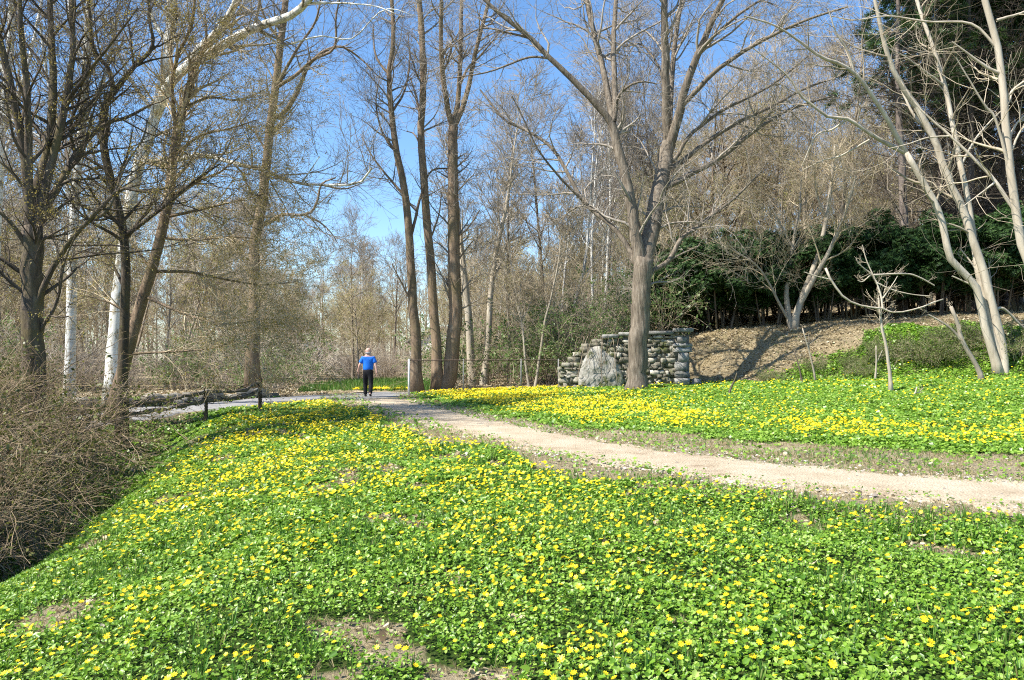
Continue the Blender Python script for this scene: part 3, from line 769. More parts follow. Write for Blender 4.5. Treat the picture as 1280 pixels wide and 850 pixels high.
a = np.array([(rng.uniform(sx0 + .1, sx1 - .1), 29.5, 2.42) for _ in range(K)]); b2 = a + np.column_stack([rng.normal(size=K) * .3 - .25, np.full(K, -.75), -rng.uniform(.5, 1.9, K)])
mid = (a + b2) / 2 + np.column_stack([rng.normal(size=K) * .12, np.full(K, -.22), np.full(K, .35)])
vt.add(np.stack([smooth_line(np.array([p, q, r]), 8) for p, q, r in zip(a, mid, b2)]), np.full((K, 8), .009), 3)
va = vt.build('hanging_vines', M['vine'], None, (sx0, 29.5, 2.4)); va.location = (sx0, 29.5, 2.4)
tag(va, 'dry brown vines trailing over the top of the leaning rock slab', 'vine')

# ================================================================== FENCES
f0, f1, f2 = np.array([-3.86, 30.0]), np.array([.35, 30.6]), np.array([1.75, 30.15])
fr = empty('chain_link_fence', (*f0, float(Z(*f0))), 0, 'low chain link fence with dark top rail between the triple trunks and the stone wall', 'fence')
fo = np.array(fr.location)
for i, (p, rad, m_) in enumerate(((f0, .042, 'white_post'), (f0 * .52 + f1 * .48, .022, 'post_grey'), (f1, .026, 'post_grey'), (f2, .024, 'post_grey'))):
    zg = float(Z(*p)); tb = Tubes(); tb.add(np.array([(*p, zg - .1), (*p, zg + .6), (*p, 1.58), (*p, 1.585)]), np.array([rad, rad, rad, rad * .6]), 8, True)
    o = tb.build('post', M[m_], fr, fo)
    if i == 0: o['label'] = 'thick pale end post'
tb = Tubes(); tb.add(np.array([(*f0, 1.53), (*f1, 1.54), (*f2, 1.54)]), np.array([.022] * 3), 6, True); tb.build('top_rail', M['rust'], fr, fo)
tb = Tubes()
for (a, b_) in ((f0, f1), (f1, f2)):
    L = np.linalg.norm(b_ - a); H_ = 1.15
    for s in np.arange(-H_, L, .12):
        for sg in (1, -1):
            q0, q1 = max(0, -s), min(H_, L - s)
            if q1 - q0 < .05: continue
            pts = []
            for q in (q0, q1):
                p = a + (b_ - a) * (s + q) / L; h = q if sg > 0 else H_ - q
                pts.append((*p, .38 + h))
            tb.add(np.array(pts), np.array([.0012, .0012]), 3)
tb.build('wire_mesh', M['rust'], fr, fo)

rp = [ground_at(325, 514), ground_at(257, 527), ground_at(150, 552)]
rl = empty('rail_fence', rp[0], 0, 'old sagging wooden rail fence wound with dead vines beside the asphalt path', 'fence'); ro = np.array(rl.location)
tops = [W(323, 476, rp[0][1])[2], W(256, 489, rp[1][1])[2], W(150, 506, rp[2][1])[2]]
for p, zt, rr in zip(rp, tops, (.045, .034, .04)):
    tb = Tubes(); zs = np.linspace(p[2] - .15, zt, 7); P = np.column_stack([p[0] + rng.normal(size=7) * .012, p[1] + rng.normal(size=7) * .012, zs])
    tb.add(P, rr * (1 + .15 * rng.normal(size=7)), 7, True); tb.build('post', M['bark_brown'], rl, ro)
tb = Tubes()
for dz, sag in ((-.02, .20), (-.26, .12)):
    A = [np.array([*p[:2], zt + dz]) for p, zt in zip(rp, tops)]
    A.append(A[-1] + (A[-1] - A[-2]) * .7)
    pl = [A[0], A[0] * .62 + A[1] * .38 - [0, 0, sag * .8], A[1], (A[1] + A[2]) / 2 - [0, 0, .04], A[2], A[3]]
    P = smooth_line(pl, 40); P[1:-1] += rng.normal(size=(38, 3)) * .012
    tb.add(P, .05 * (1 + .2 * rng.normal(size=40)), 6, True)
tb.build('rail', M['rail'], rl, ro)
tb = Tubes(); P0_ = smooth_line(pl, 60)
for k in range(26):
    i = rng.integers(0, 50); Q = P0_[i:i + 9] + np.column_stack([.06 * np.sin(np.arange(9) * 1.4 + k), .06 * np.cos(np.arange(9) * 1.4 + k), .10 * np.sin(np.arange(9) + k) + .12 * (k % 3)])
    tb.add(Q, np.full(9, .011), 4)
for p, zt in zip(rp[:2], tops[:2]):
    for k in range(7):
        z_ = np.linspace(p[2], zt + .05, 9); ph = rng.uniform(0, 6)
        tb.add(np.column_stack([p[0] + .055 * np.sin(z_ * 9 + ph), p[1] + .055 * np.cos(z_ * 9 + ph), z_]), np.full(9, .008), 4)
tb.build('vine', M['twig_dark'], rl, ro)

# low stone kerb on the far side of the asphalt
rk = Rocks(); L = smooth_line(AC[1:5], 60); T = norm(np.gradient(L, axis=0)); N_ = np.column_stack([-T[:, 1], T[:, 0]])
for i in range(4, 54):
    for k in range(1 + int(rng.random() < .55)):
        p = L[i] + N_[i] * (2.05 + .18 * rng.random()) + T[i] * rng.uniform(-.15, .15)
        zg = float(Z(*p)); h = rng.uniform(.18, .36); rk.add((*p, zg + .02 + .2 * k), (rng.uniform(.25, .7), .45, h), rng.uniform(-.3, .3) + math.atan2(T[i, 1], T[i, 0]), .14, .35)
ko = np.array([*(L[28] + N_[28] * 2.1), float(Z(*L[28]))])
kb = rk.build('stone_kerb', M['kerbstone'], None, ko); kb.location = ko
tag(kb, 'low rough pale stone parapet along the far side of the asphalt path', 'wall')

# ================================================================== HOUSES seen through the trees
def boxv(x0, x1, y0, y1, z0, z1):
    v = [(x, y, z_) for z_ in (z0, z1) for x, y in ((x0, y0), (x1, y0), (x1, y1), (x0, y1))]
    f = [(0, 3, 2, 1), (4, 5, 6, 7), (0, 1, 5, 4), (1, 2, 6, 5), (2, 3, 7, 6), (3, 0, 4, 7)]
    return v, f
def house(loc, rz, w, d, h, peak, wallm, label, wins, sc=1):
    r = empty('house', loc, rz, label, 'house')
    v, f = boxv(-w / 2, w / 2, -d / 2, d / 2, -1, h); v += [(0, -d / 2, peak), (0, d / 2, peak)]
    mesh('wall', v, [np.array(f[:1] + f[2:]), np.array([(4, 5, 8), (6, 7, 9)])], M[wallm], r)
    e = .35; sl_ = (peak - h) / (w / 2)
    rv, rf = [], []
    for s in (-1, 1):
        o0 = len(rv); xe = s * (w / 2 + e); ze = h - e * sl_
        for dz in (.03, .2):
            rv += [(0, -d / 2 - e, peak + dz), (xe, -d / 2 - e, ze + dz), (xe, d / 2 + e, ze + dz), (0, d / 2 + e, peak + dz)]
        rf += [[o0 + q for q in face] for face in ((0, 3, 2, 1), (4, 5, 6, 7), (0, 1, 5, 4), (1, 2, 6, 5), (2, 3, 7, 6))]
    mesh('roof', rv, [np.array(rf)], M['roof'], r)
    for (x, z_, ww, hh) in wins:
        v, f = boxv(x - ww / 2 - .09, x + ww / 2 + .09, -d / 2 - .05, -d / 2 + .02, z_ - .09, z_ + hh + .09); wf = mesh('window', v, [np.array(f)], M['white_wall'], r)
        v, f = boxv(x - ww / 2, x + ww / 2, -d / 2 - .07, -d / 2 - .03, z_, z_ + hh); mesh('pane', v, [np.array(f)], M['glass'], wf)
    return r
zz = lambda x, y: float(Z(x, y))
house((-.1, 66, zz(-.1, 66)), math.radians(6), 6.2, 8, 2.6, 4.6, 'grey_wall', 'pale grey gabled house half hidden behind the chain link fence', [(-1.6, 1.0, .9, 1.2), (1.5, 1.0, .9, 1.2), (0, 2.8, .7, .8)])
house((-5.6, 72, zz(-5.6, 72)), math.radians(-12), 5.5, 6, 2.8, 4.0, 'white_wall', 'small white house glimpsed between the triple trunks', [(-1.2, .9, .8, 1.2), (1.2, .9, .8, 1.2)])
house((-29, 112, zz(-29, 112) + .5), math.radians(10), 8, 9, 4.2, 6.8, 'white_wall', 'white house far off through the woods left of the walker', [(-2.2, 1, 1, 1.4), (1.8, 1, 1, 1.4), (0, 3.4, .9, 1)])

# ================================================================== SHAPED TREES
def gy_(px, py): return ground_at(px, py)
# big spreading tree on the meadow
gb = gy_(795, 487)
shaped_tree('spreading_tree', 'large many-limbed bare tree standing in the meadow before the stone wall', 'tree', gb[1], [
    ([(796, 489), (797, 460), (799, 419), (801, 380), (802, 344), (806, 322)], 12.3, 11.5),
    ([(802, 350), (800, 325), (796, 300), (790, 262), (784, 230), (773, 187), (765, 156)], 8.5, 5.5),
    ([(804, 345), (807, 318), (814, 285), (822, 245), (829, 215), (835, 180)], 11.5, 9),
    ([(765, 156), (757, 144), (725, 109), (690, 75), (662, 47), (619, 12), (585, -20), (540, -50)], 4.6, 1.6),
    ([(767, 150), (762, 130), (753, 84), (744, 48), (735, 8), (728, -50), (715, -110)], 4.4, 2),
    ([(768, 148), (769, 125), (767, 62), (770, 0), (776, -70), (770, -120)], 4.0, 1.8),
    ([(769, 142), (773, 121), (787, 107), (803, 102), (822, 105)], 2.4, .8),
    ([(835, 180), (833, 140), (832, 95), (831, 45), (831, -10), (838, -80), (832, -140)], 6.4, 2.5),
    ([(836, 178), (838, 125), (842, 70), (852, 0), (868, -60)], 4.2, 2),
    ([(836, 185), (847, 150), (856, 112), (875, 62), (897, 12), (925, -40), (950, -90)], 6.6, 2),
    ([(853, 132), (872, 112), (897, 87), (944, 56), (1000, 28), (1060, 8)], 3.6, 1.2),
    ([(875, 62), (900, 38), (935, 10), (980, -14)], 2.8, 1),
    ([(834, 205), (846, 197), (860, 172), (900, 140), (935, 122), (969, 103), (1010, 70)], 3.2, 1),
    ([(832, 215), (850, 204), (882, 178), (928, 150), (965, 133), (1003, 112), (1050, 95)], 3.8, 1.2),
    ([(826, 238), (836, 233), (866, 216), (897, 200), (944, 163), (987, 137), (1040, 120)], 4.6, 1.4),
    ([(800, 345), (790, 319), (778, 297), (757, 276), (728, 250), (694, 190), (662, 165), (631, 150), (600, 112)], 4.0, 1.1),
    ([(728, 250), (700, 222), (672, 186), (655, 150), (640, 120)], 1.8, .7),
    ([(805, 345), (820, 336), (837, 325), (850, 300), (870, 285), (894, 266), (920, 246), (952, 214)], 3.9, 1.1),
    ([(838, 325), (855, 316), (873, 308)], 1.8, .8),
    ([(850, 298), (851, 282)], 1.3, .8),
    ([(662, 47), (640, 42), (600, 36), (560, 60)], 1.6, .7), ([(690, 75), (660, 72), (610, 90), (560, 98)], 1.7, .6),
    ([(833, 120), (825, 88), (815, 70), (800, 55), (780, 58), (760, 46)], 1.9, .7),
], ('bark_grey', 'twig_grey'), base=gb, seg=22, twigs=.62, size=1.25, depth=.45, up=.02, wig=.2, seed=11, side=12, rt=.0055)

# trio by the chain link fence
g1 = gy_(525, 491); g2 = gy_(547, 489); g3 = gy_(567, 488)
shaped_tree('leaning_tree', 'slim dark-trunked bare tree just right of the pale fence post', 'tree', g1[1], [
    ([(521, 492), (519, 470), (521, 440), (518, 400), (514, 350), (512, 300), (507, 245), (496, 190), (489, 141), (486, 88), (492, 50), (488, -20)], 7.2, 2.2),
    ([(512, 300), (520, 270), (524, 252), (538, 215), (560, 211), (575, 214)], 2.6, .8),
    ([(507, 245), (480, 215), (462, 190), (452, 170)], 2, .6), ([(496, 190), (478, 165), (470, 130), (474, 100)], 1.8, .6),
    ([(489, 141), (505, 115), (512, 80), (510, 40)], 1.8, .6), ([(487, 100), (470, 70), (466, 30)], 1.8, .6),
    ([(516, 380), (500, 350), (490, 330)], 1.6, .6)],
    ('bark_brown', 'twig_grey'), base=g1, seg=20, size=.85, twigs=.9, depth=.4, seed=12, side=10)
shaped_tree('twin_trunk_tree', 'tall dark bare tree whose twin trunks are joined at the base', 'tree', g2[1], [
    ([(548, 490), (546, 470), (545, 430), (541, 380), (539, 330), (535, 300), (530, 229), (526, 169), (529, 106), (527, 35), (522, -20), (524, -80)], 6.8, 3.0),
    ([(562, 489), (565, 460), (567, 420), (570, 390), (568, 340), (567, 300), (566, 240), (566, 194), (566, 158)], 9.8, 6.2),
    ([(566, 160), (560, 138), (553, 90), (551, 40), (552, -20), (546, -90)], 4, 2), ([(567, 158), (573, 122), (576, 60), (577, 0), (583, -80)], 3.6, 1.8),
    ([(568, 160), (580, 130), (590, 88), (598, 50), (609, 10), (625, -60)], 3.8, 1.8),
    ([(529, 150), (520, 120), (512, 95)], 2.2, .7), ([(573, 110), (585, 85), (600, 70), (625, 40)], 1.9, .7),
    ([(528, 180), (518, 168), (508, 164)], 1.7, .6), ([(553, 90), (562, 70), (566, 45)], 1.6, .6), ([(535, 300), (548, 270), (552, 240)], 1.6, .6),
    ([(568, 330), (580, 315), (592, 300)], 1.5, .6), ([(567, 300), (585, 285), (600, 262)], 1.5, .6)],
    ('bark_brown', 'twig_grey'), base=g2, seg=20, size=.95, twigs=.8, depth=.35, seed=13, side=12, dY={1: 0})

# tall trunk beyond the asphalt, left of the walker
shaped_tree('tall_tree', 'tall brown tree with low drooping limbs beyond the rail fence', 'tree', 31, [
    ([(317, 478), (317, 440), (318, 380), (319, 300), (327, 262), (333, 205), (338, 155), (344, 110), (351, 53), (357, 0), (362, -60)], 8.5, 3.5),
    ([(340, 152), (350, 146), (368, 122), (380, 95), (386, 81), (402, 66), (425, 58), (447, 70), (466, 88)], 3.6, .9),
    ([(337, 116), (352, 105), (372, 92), (392, 74), (418, 60), (420, 20), (430, -20)], 2.8, .8),
    ([(330, 284), (340, 276), (354, 268), (375, 269), (389, 265), (397, 250), (402, 230), (420, 222)], 2.9, .9),
    ([(382, 270), (400, 278), (413, 290), (421, 302)], 1.6, .6), ([(402, 232), (430, 236), (455, 228)], 1.6, .5),
    ([(345, 105), (372, 60), (395, 25), (405, -30)], 2.5, .9), ([(352, 53), (330, 20), (318, -30)], 2.4, .9), ([(335, 190), (318, 165), (300, 150)], 1.6, .6)],
    ('bark_brown', 'twig_grey'), base=np.array([*W(317, 478, 31)[:2], zz(*W(317, 478, 31)[:2])]), seg=20, size=.95, twigs=.8, depth=.35, seed=14, side=10)

# left group
def bz(px, Y): p = W(px, 480, Y); return np.array([p[0], p[1], zz(p[0], p[1])])
shaped_tree('dark_maple', 'dark many-stemmed maple rising from the bramble thicket at the far left', 'tree', 16.5, [
    ([(42, 520), (41, 440), (40, 360), (40, 310), (40, 283)], 14, 12),
    ([(38, 290), (35, 240), (33, 205), (25, 160), (14, 112), (4, 70), (-6, 20), (-10, -40)], 7, 3),
    ([(41, 285), (46, 235), (58, 198), (64, 155), (67, 100), (64, 45), (62, -20)], 7, 3),
    ([(38, 280), (36, 220), (35, 152), (33, 100), (26, 40), (24, -30)], 6, 2.5),
    ([(46, 285), (53, 250), (70, 180), (82, 128), (91, 66), (90, 10), (94, -50)], 6, 2.5),
    ([(47, 280), (60, 255), (78, 224), (93, 196), (116, 167), (138, 152), (158, 147), (190, 130)], 6, 1.5),
    ([(82, 130), (100, 105), (120, 78), (150, 40), (172, 10)], 3, 1), ([(93, 196), (88, 160), (100, 120), (104, 80)], 2.6, 1),
    ([(38, 320), (22, 290), (5, 270), (-20, 255)], 3.5, 1.5), ([(35, 240), (15, 215), (-10, 195)], 3, 1),
    ([(44, 395), (58, 350), (85, 305), (112, 275), (140, 245), (150, 235), (185, 240), (215, 232)], 4.5, 1.3),
    ([(112, 275), (135, 262), (155, 210), (178, 175), (184, 150)], 2.4, .8), ([(60, 45), (90, 20), (120, 5)], 2, .8),
    ([(48, 420), (70, 380), (80, 330), (92, 300)], 3, 1)],
    ('bark_dark', 'twig_dark'), base=bz(42, 16.5), seg=18, size=1.0, twigs=1.15, depth=.5, seed=15, side=10, buds=('bud_olive', 26000, .032), rt=.005, up=.03)
shaped_tree('forked_maple', 'thin dark maple with a forked top between the white trunks', 'tree', 19, [
    ([(152, 520), (154, 440), (157, 360), (155, 297), (141, 236), (129, 180), (131, 131)], 6.5, 4.5),
    ([(131, 131), (141, 113), (135, 85), (118, 64), (112, 20), (108, -40)], 3.8, 1.5),
    ([(134, 122), (148, 108), (166, 85), (191, 57), (186, 20), (188, -30)], 3.8, 1.3),
    ([(155, 300), (170, 285), (190, 270), (215, 250), (245, 225), (275, 205)], 3, 1),
    ([(141, 236), (120, 215), (100, 205), (80, 210)], 2, .7), ([(166, 85), (190, 75), (220, 70)], 1.8, .6),
    ([(129, 180), (110, 150), (98, 120)], 2, .7), ([(157, 370), (140, 330), (120, 310), (90, 320)], 2.2, .8)],
    ('bark_dark', 'twig_dark'), base=bz(152, 19), seg=18, size=1.0, twigs=1.2, depth=.45, seed=16, buds=('bud_olive', 26000, .032), rt=.005, up=.02)
shaped_tree('mossy_tree', 'leaning olive-brown tree with layered budding branches over the rail fence', 'tree', 21, [
    ([(140, 520), (150, 480), (163, 430), (176, 380), (190, 335), (199, 300), (211, 250), (216, 200), (221, 165), (231, 128), (243, 90)], 8, 5),
    ([(243, 90), (252, 70), (258, 45), (256, 15)], 2.6, 1), ([(221, 165), (215, 110), (222, 70), (240, 30), (244, -20)], 3.5, 1.5),
    ([(190, 335), (235, 340), (285, 350), (330, 356), (370, 352)], 2.6, .6), ([(180, 370), (230, 392), (280, 405), (330, 398)], 2.4, .6),
    ([(205, 275), (250, 262), (300, 250), (340, 240)], 2.4, .6), ([(211, 250), (250, 225), (275, 215), (300, 195)], 2.6, .7),
    ([(199, 300), (240, 300), (290, 296), (330, 300)], 2.2, .6), ([(216, 200), (250, 170), (290, 160), (320, 150)], 2.2, .6),
    ([(230, 130), (262, 122), (300, 125), (335, 110)], 2, .6), ([(170, 405), (140, 380), (110, 370)], 2.2, .7), ([(190, 335), (160, 300), (140, 290)], 2, .6),
    ([(160, 440), (210, 440), (260, 436), (300, 425)], 2, .6)],
    ('bark_brown', 'twig_brown'), base=bz(140, 21), seg=18, size=.95, twigs=2.3, depth=.4, seed=17, buds=('bud_olive', 48000, .034), rt=.005, up=-.015, ang=.6)
shaped_tree('white_sycamore', 'thick white sycamore leaning right with long pale limbs across the sky', 'tree', 25, [
    ([(142, 500), (143, 430), (148, 370), (158, 290), (168, 226), (182, 180), (195, 141), (205, 95), (212, 53), (214, 0), (212, -60)], 10, 5),
    ([(196, 140), (212, 105), (232, 85), (262, 66), (282, 54), (322, 33), (362, 20), (386, 0), (410, -30)], 7.2, 4.2),
    ([(180, 200), (205, 202), (226, 198), (254, 194), (283, 201), (305, 206), (326, 212), (350, 221), (375, 229), (410, 231), (448, 229), (465, 210)], 4.0, 1.3),
    ([(232, 85), (250, 62), (272, 40), (290, 12), (310, -30)], 6.4, 3.6), ([(212, 53), (190, 20), (178, -40)], 3.5, 1.5),
    ([(320, 34), (345, 52), (352, 58), (400, 45), (440, 48), (480, 12), (520, 20)], 1.3, .5), ([(375, 229), (390, 210), (400, 195)], 1.3, .5),
    ([(283, 201), (282, 180), (292, 172)], 1.3, .6), ([(386, 2), (430, 4), (470, 8), (505, 22)], 1.6, .5), ([(195, 141), (170, 110), (150, 70), (140, 20)], 3, 1)],
    ('sycamore', 'twig_grey'), base=bz(150, 25), dY={1: -.75, 2: -.75, 3: -.7}, seg=20, size=1.0, twigs=.6, depth=.35, seed=18, side=12, rt=.0055)
shaped_tree('white_birch', 'straight chalk-white trunk rising behind the bramble thicket', 'tree', 24, [
    ([(87, 520), (87, 470), (89, 400), (90, 330), (92, 280), (97, 220), (104, 150), (108, 80), (112, 0), (114, -60)], 6.6, 4),
    ([(92, 270), (80, 220), (60, 180), (30, 160), (0, 140)], 3, 1.2), ([(104, 150), (125, 110), (140, 60), (150, 0)], 3.2, 1.4), ([(97, 215), (75, 160), (60, 100), (50, 30)], 3, 1.4),
    ([(108, 90), (90, 40), (84, -20)], 2.6, 1.2)],
    ('birch', 'twig_grey'), base=bz(87, 24), seg=18, size=1.0, twigs=.8, depth=.35, seed=19, side=10, rt=.0055)
shaped_tree('edge_sycamore', 'pale mottled trunk at the picture edge behind the dark maple', 'tree', 26, [
    ([(-12, 520), (-8, 400), (-4, 280), (2, 160), (8, 110), (13, 60), (16, 0), (20, -50)], 7, 4), ([(2, 160), (20, 130), (40, 60), (52, 0)], 3.4, 1.5), ([(-4, 250), (10, 180), (38, 140)], 2.6, 1),
    ([(10, 95), (-10, 60), (-30, 20)], 3, 1)],
    ('sycamore', 'twig_grey'), base=bz(-12, 26), seg=16, size=1.0, twigs=.8, depth=.35, seed=20, rt=.0055)

# right bank group
gi = gy_(1252, 466)
shaped_tree('multi_stem_tree', 'pale smooth many-stemmed tree curving up from the flowery bank at the right', 'tree', gi[1], [
    ([(1249, 470), (1240, 438), (1231, 408), (1226, 380), (1219, 357), (1203, 340), (1188, 324), (1182, 300), (1174, 265), (1153, 226), (1132, 191)], 5.2, 3.6),
    ([(1262, 468), (1253, 435), (1245, 401), (1236, 365), (1227, 331), (1213, 292), (1203, 260), (1188, 230), (1177, 200), (1167, 173), (1146, 134)], 5.7, 4.0),
    ([(1254, 450), (1240, 420), (1232, 380), (1224, 345), (1214, 275), (1206, 230), (1199, 198), (1190, 150), (1181, 106), (1164, 53), (1146, 0), (1140, -50)], 4.8, 2),
    ([(1132, 191), (1115, 160), (1100, 134), (1072, 95), (1050, 80), (1026, 71), (1000, 52), (969, 32), (930, 20)], 3.6, .9),
    ([(1133, 192), (1097, 173), (1075, 158), (1058, 148), (1035, 146), (1019, 134), (1000, 118), (985, 95), (941, 60)], 3.0, .7),
    ([(1146, 134), (1128, 108), (1114, 81), (1104, 48), (1096, 10), (1085, -40)], 4, 1.8),
    ([(1066, 90), (1060, 65), (1045, 40), (1035, 10)], 1.8, .6),
    ([(1178, 205), (1165, 170), (1140, 140), (1118, 90)], 2.6, 1),
    ([(1219, 357), (1190, 345)], 1.4, .8), ([(1236, 375), (1222, 340), (1200, 310)], 2.2, .7),
    ([(1062, 150), (1040, 162), (1020, 170), (1002, 208)], 1.5, .5), ([(1085, 182), (1050, 195), (1030, 200), (1004, 212)], 1.4, .5),
    ([(1233, 400), (1252, 385), (1280, 410), (1300, 420)], 2.2, .8), ([(1182, 108), (1160, 92), (1130, 70), (1110, 60)], 1.6, .5),
    ([(1200, 200), (1222, 170), (1250, 140), (1262, 132)], 1.6, .6)],
    ('bark_pale', 'twig_pale'), base=gi, seg=20, size=.95, twigs=.42, depth=.3, up=.05, seed=21, side=10, levels=2, wig=.16, dY={1: .05, 2: .12}, rt=.0045)
pj = np.array([9.6, 15.0])
shaped_tree('edge_tree', 'pale grey trunk bending up along the right picture edge', 'tree', 15, [
    ([(1310, 520), (1302, 400), (1290, 340), (1276, 300), (1268, 250), (1262, 212), (1257, 160), (1254, 110), (1247, 60), (1231, 0), (1222, -60)], 6.3, 3.6),
    ([(1256, 95), (1235, 85), (1214, 70), (1190, 52)], 2.6, .7), ([(1252, 20), (1290, 10), (1310, -20)], 2, .8),
    ([(1272, 262), (1245, 228), (1225, 206), (1188, 170), (1150, 136), (1125, 100)], 3.0, .8), ([(1262, 212), (1245, 150), (1230, 130), (1195, 72)], 2.4, .7),
    ([(1262, 200), (1275, 165), (1290, 150)], 2, .8), ([(1246, 60), (1215, 30), (1160, 27), (1110, 20), (1070, 25), (1040, 20)], 1.8, .6),
    ([(1188, 170), (1160, 172), (1135, 180), (1110, 186)], 1.2, .5), ([(1243, 225), (1228, 240), (1204, 258)], 1.4, .5)],
    ('bark_pale', 'twig_pale'), base=np.array([*W(1310, 520, 15)[:2], zz(*W(1310, 520, 15)[:2])]), seg=20, size=.7, twigs=.5, depth=.3, seed=22, side=10, rt=.0035, up=.04, levels=2, wig=.16)
gk = gy_(990, 411)
shaped_tree('vase_shaped_tree', 'small vase-shaped bare tree on the crest of the bank before the evergreens', 'tree', gk[1], [
    ([(992, 412), (996, 392), (1006, 362), (1021, 324), (1033, 274), (1040, 220), (1044, 180)], 4.6, 1.4),
    ([(986, 410), (983, 366), (988, 330), (992, 300), (1000, 262), (1002, 220)], 4, 1.2), ([(985, 404), (972, 375), (962, 355), (945, 331), (922, 316), (905, 300)], 2, .7),
    ([(998, 385), (1033, 320), (1045, 295), (1056, 268), (1070, 220)], 3.8, 1.2), ([(1021, 324), (1040, 305), (1072, 285), (1095, 270)], 1.8, .6),
    ([(990, 310), (975, 280), (960, 250)], 1.8, .6), ([(1033, 275), (1020, 240), (1018, 200)], 1.8, .7), ([(990, 400), (1008, 370), (1010, 345)], 1.6, .8)],
    ('bark_pale', 'twig_brown'), base=gk, seg=14, size=.85, twigs=1.5, depth=.4, up=.07, seed=23, rt=.0055)
gm = gy_(1113, 491)
shaped_tree('sapling', 'thin pale sapling with a broken bough caught across it on the bank', 'sapling', gm[1], [
    ([(1114, 492), (1112, 465), (1107, 430), (1102, 408), (1098, 372)], 2.6, 1.2), ([(1100, 400), (1104, 370), (1110, 352)], 1, .5), ([(1107, 430), (1101, 395), (1096, 350)], 1.2, .5)],
    ('bark_pale', 'twig_pale'), base=gm, seg=10, size=.22, twigs=1.2, depth=.1, seed=24, levels=2, rt=.004)
shaped_tree('broken_bough', 'pale bent dead bough lying across the thin sapling in front of the evergreens', 'branch', gm[1] - .15, [
    ([(1032, 335), (1040, 352), (1054, 371), (1070, 380), (1088, 384), (1105, 386), (1120, 391), (1149, 385), (1164, 379), (1179, 374)], 1.5, .9),
    ([(1105, 386), (1100, 365), (1092, 345), (1083, 325), (1078, 306)], 1.3, .5), ([(1092, 345), (1132, 342), (1150, 347), (1168, 357)], 1.4, .8),
    ([(1092, 345), (1074, 330), (1070, 322)], 1.1, .5), ([(1095, 352), (1115, 362), (1140, 368), (1162, 370)], 1, .5), ([(1090, 342), (1078, 352), (1072, 350)], 1, .5),
    ([(1040, 352), (1020, 345), (1005, 340)], .9, .5), ([(1106, 372), (1116, 355), (1122, 345)], .9, .4)],
    ('bark_pale', 'twig_pale'), seg=14, size=.14, twigs=.9, depth=.15, seed=25, levels=2, rt=.004, twig_from=.1)
gn = gy_(1227, 477)
shaped_tree('snag', 'pale leaning dead stem with a fork in the green bank left of the multi-stemmed tree', 'tree stem', gn[1], [
    ([(1228, 478), (1224, 464), (1217, 451), (1204, 428), (1197, 405), (1189, 383)], 3.2, 2.2), ([(1204, 428), (1190, 412), (1176, 402), (1160, 393)], 2, 1)],
    ('bark_pale', 'twig_pale'), base=gn, seg=10, size=.15, twigs=.5, depth=.1, seed=26, levels=2, rt=.004)
gq = gy_(916, 492)
shaped_tree('dead_branch', 'short dark crooked dead branch sticking up at the foot of the bank', 'branch', gq[1], [([(911, 492), (915, 482), (919, 474), (921, 466)], 1.5, .7), ([(917, 478), (924, 474)], .8, .4)],
    ('bark_dark', 'twig_dark'), base=gq, seg=8, size=.08, twigs=.5, seed=27, levels=2, rt=.004)
for k, (px, py, tx, ty, lb) in enumerate([(1003, 480, 993, 440, 'dark thin stake leaning on the leaf-littered bank below the vase-shaped tree'), (1094, 475, 1095, 432, 'short pale upright stick beside the thin sapling'),
                                         (1020, 477, 1003, 410, 'long pale leaning stick low on the leafy bank'), (1140, 497, 1146, 484, 'small pale broken stick poking from the flowers')]):
    g = gy_(px, py)
    shaped_tree('stick', lb, 'stick', g[1], [([(px, py), ((px + tx) / 2 + 1, (py + ty) / 2), (tx, ty)], 1.3, .7), ([((px + tx) / 2, (py + ty) / 2), (tx + 8, ty + 6)], .7, .4)],
                ('bark_dark' if k == 0 else 'bark_pale', 'twig_pale'), base=g, seg=8, size=.12, twigs=.4, seed=30 + k, levels=2, rt=.004)

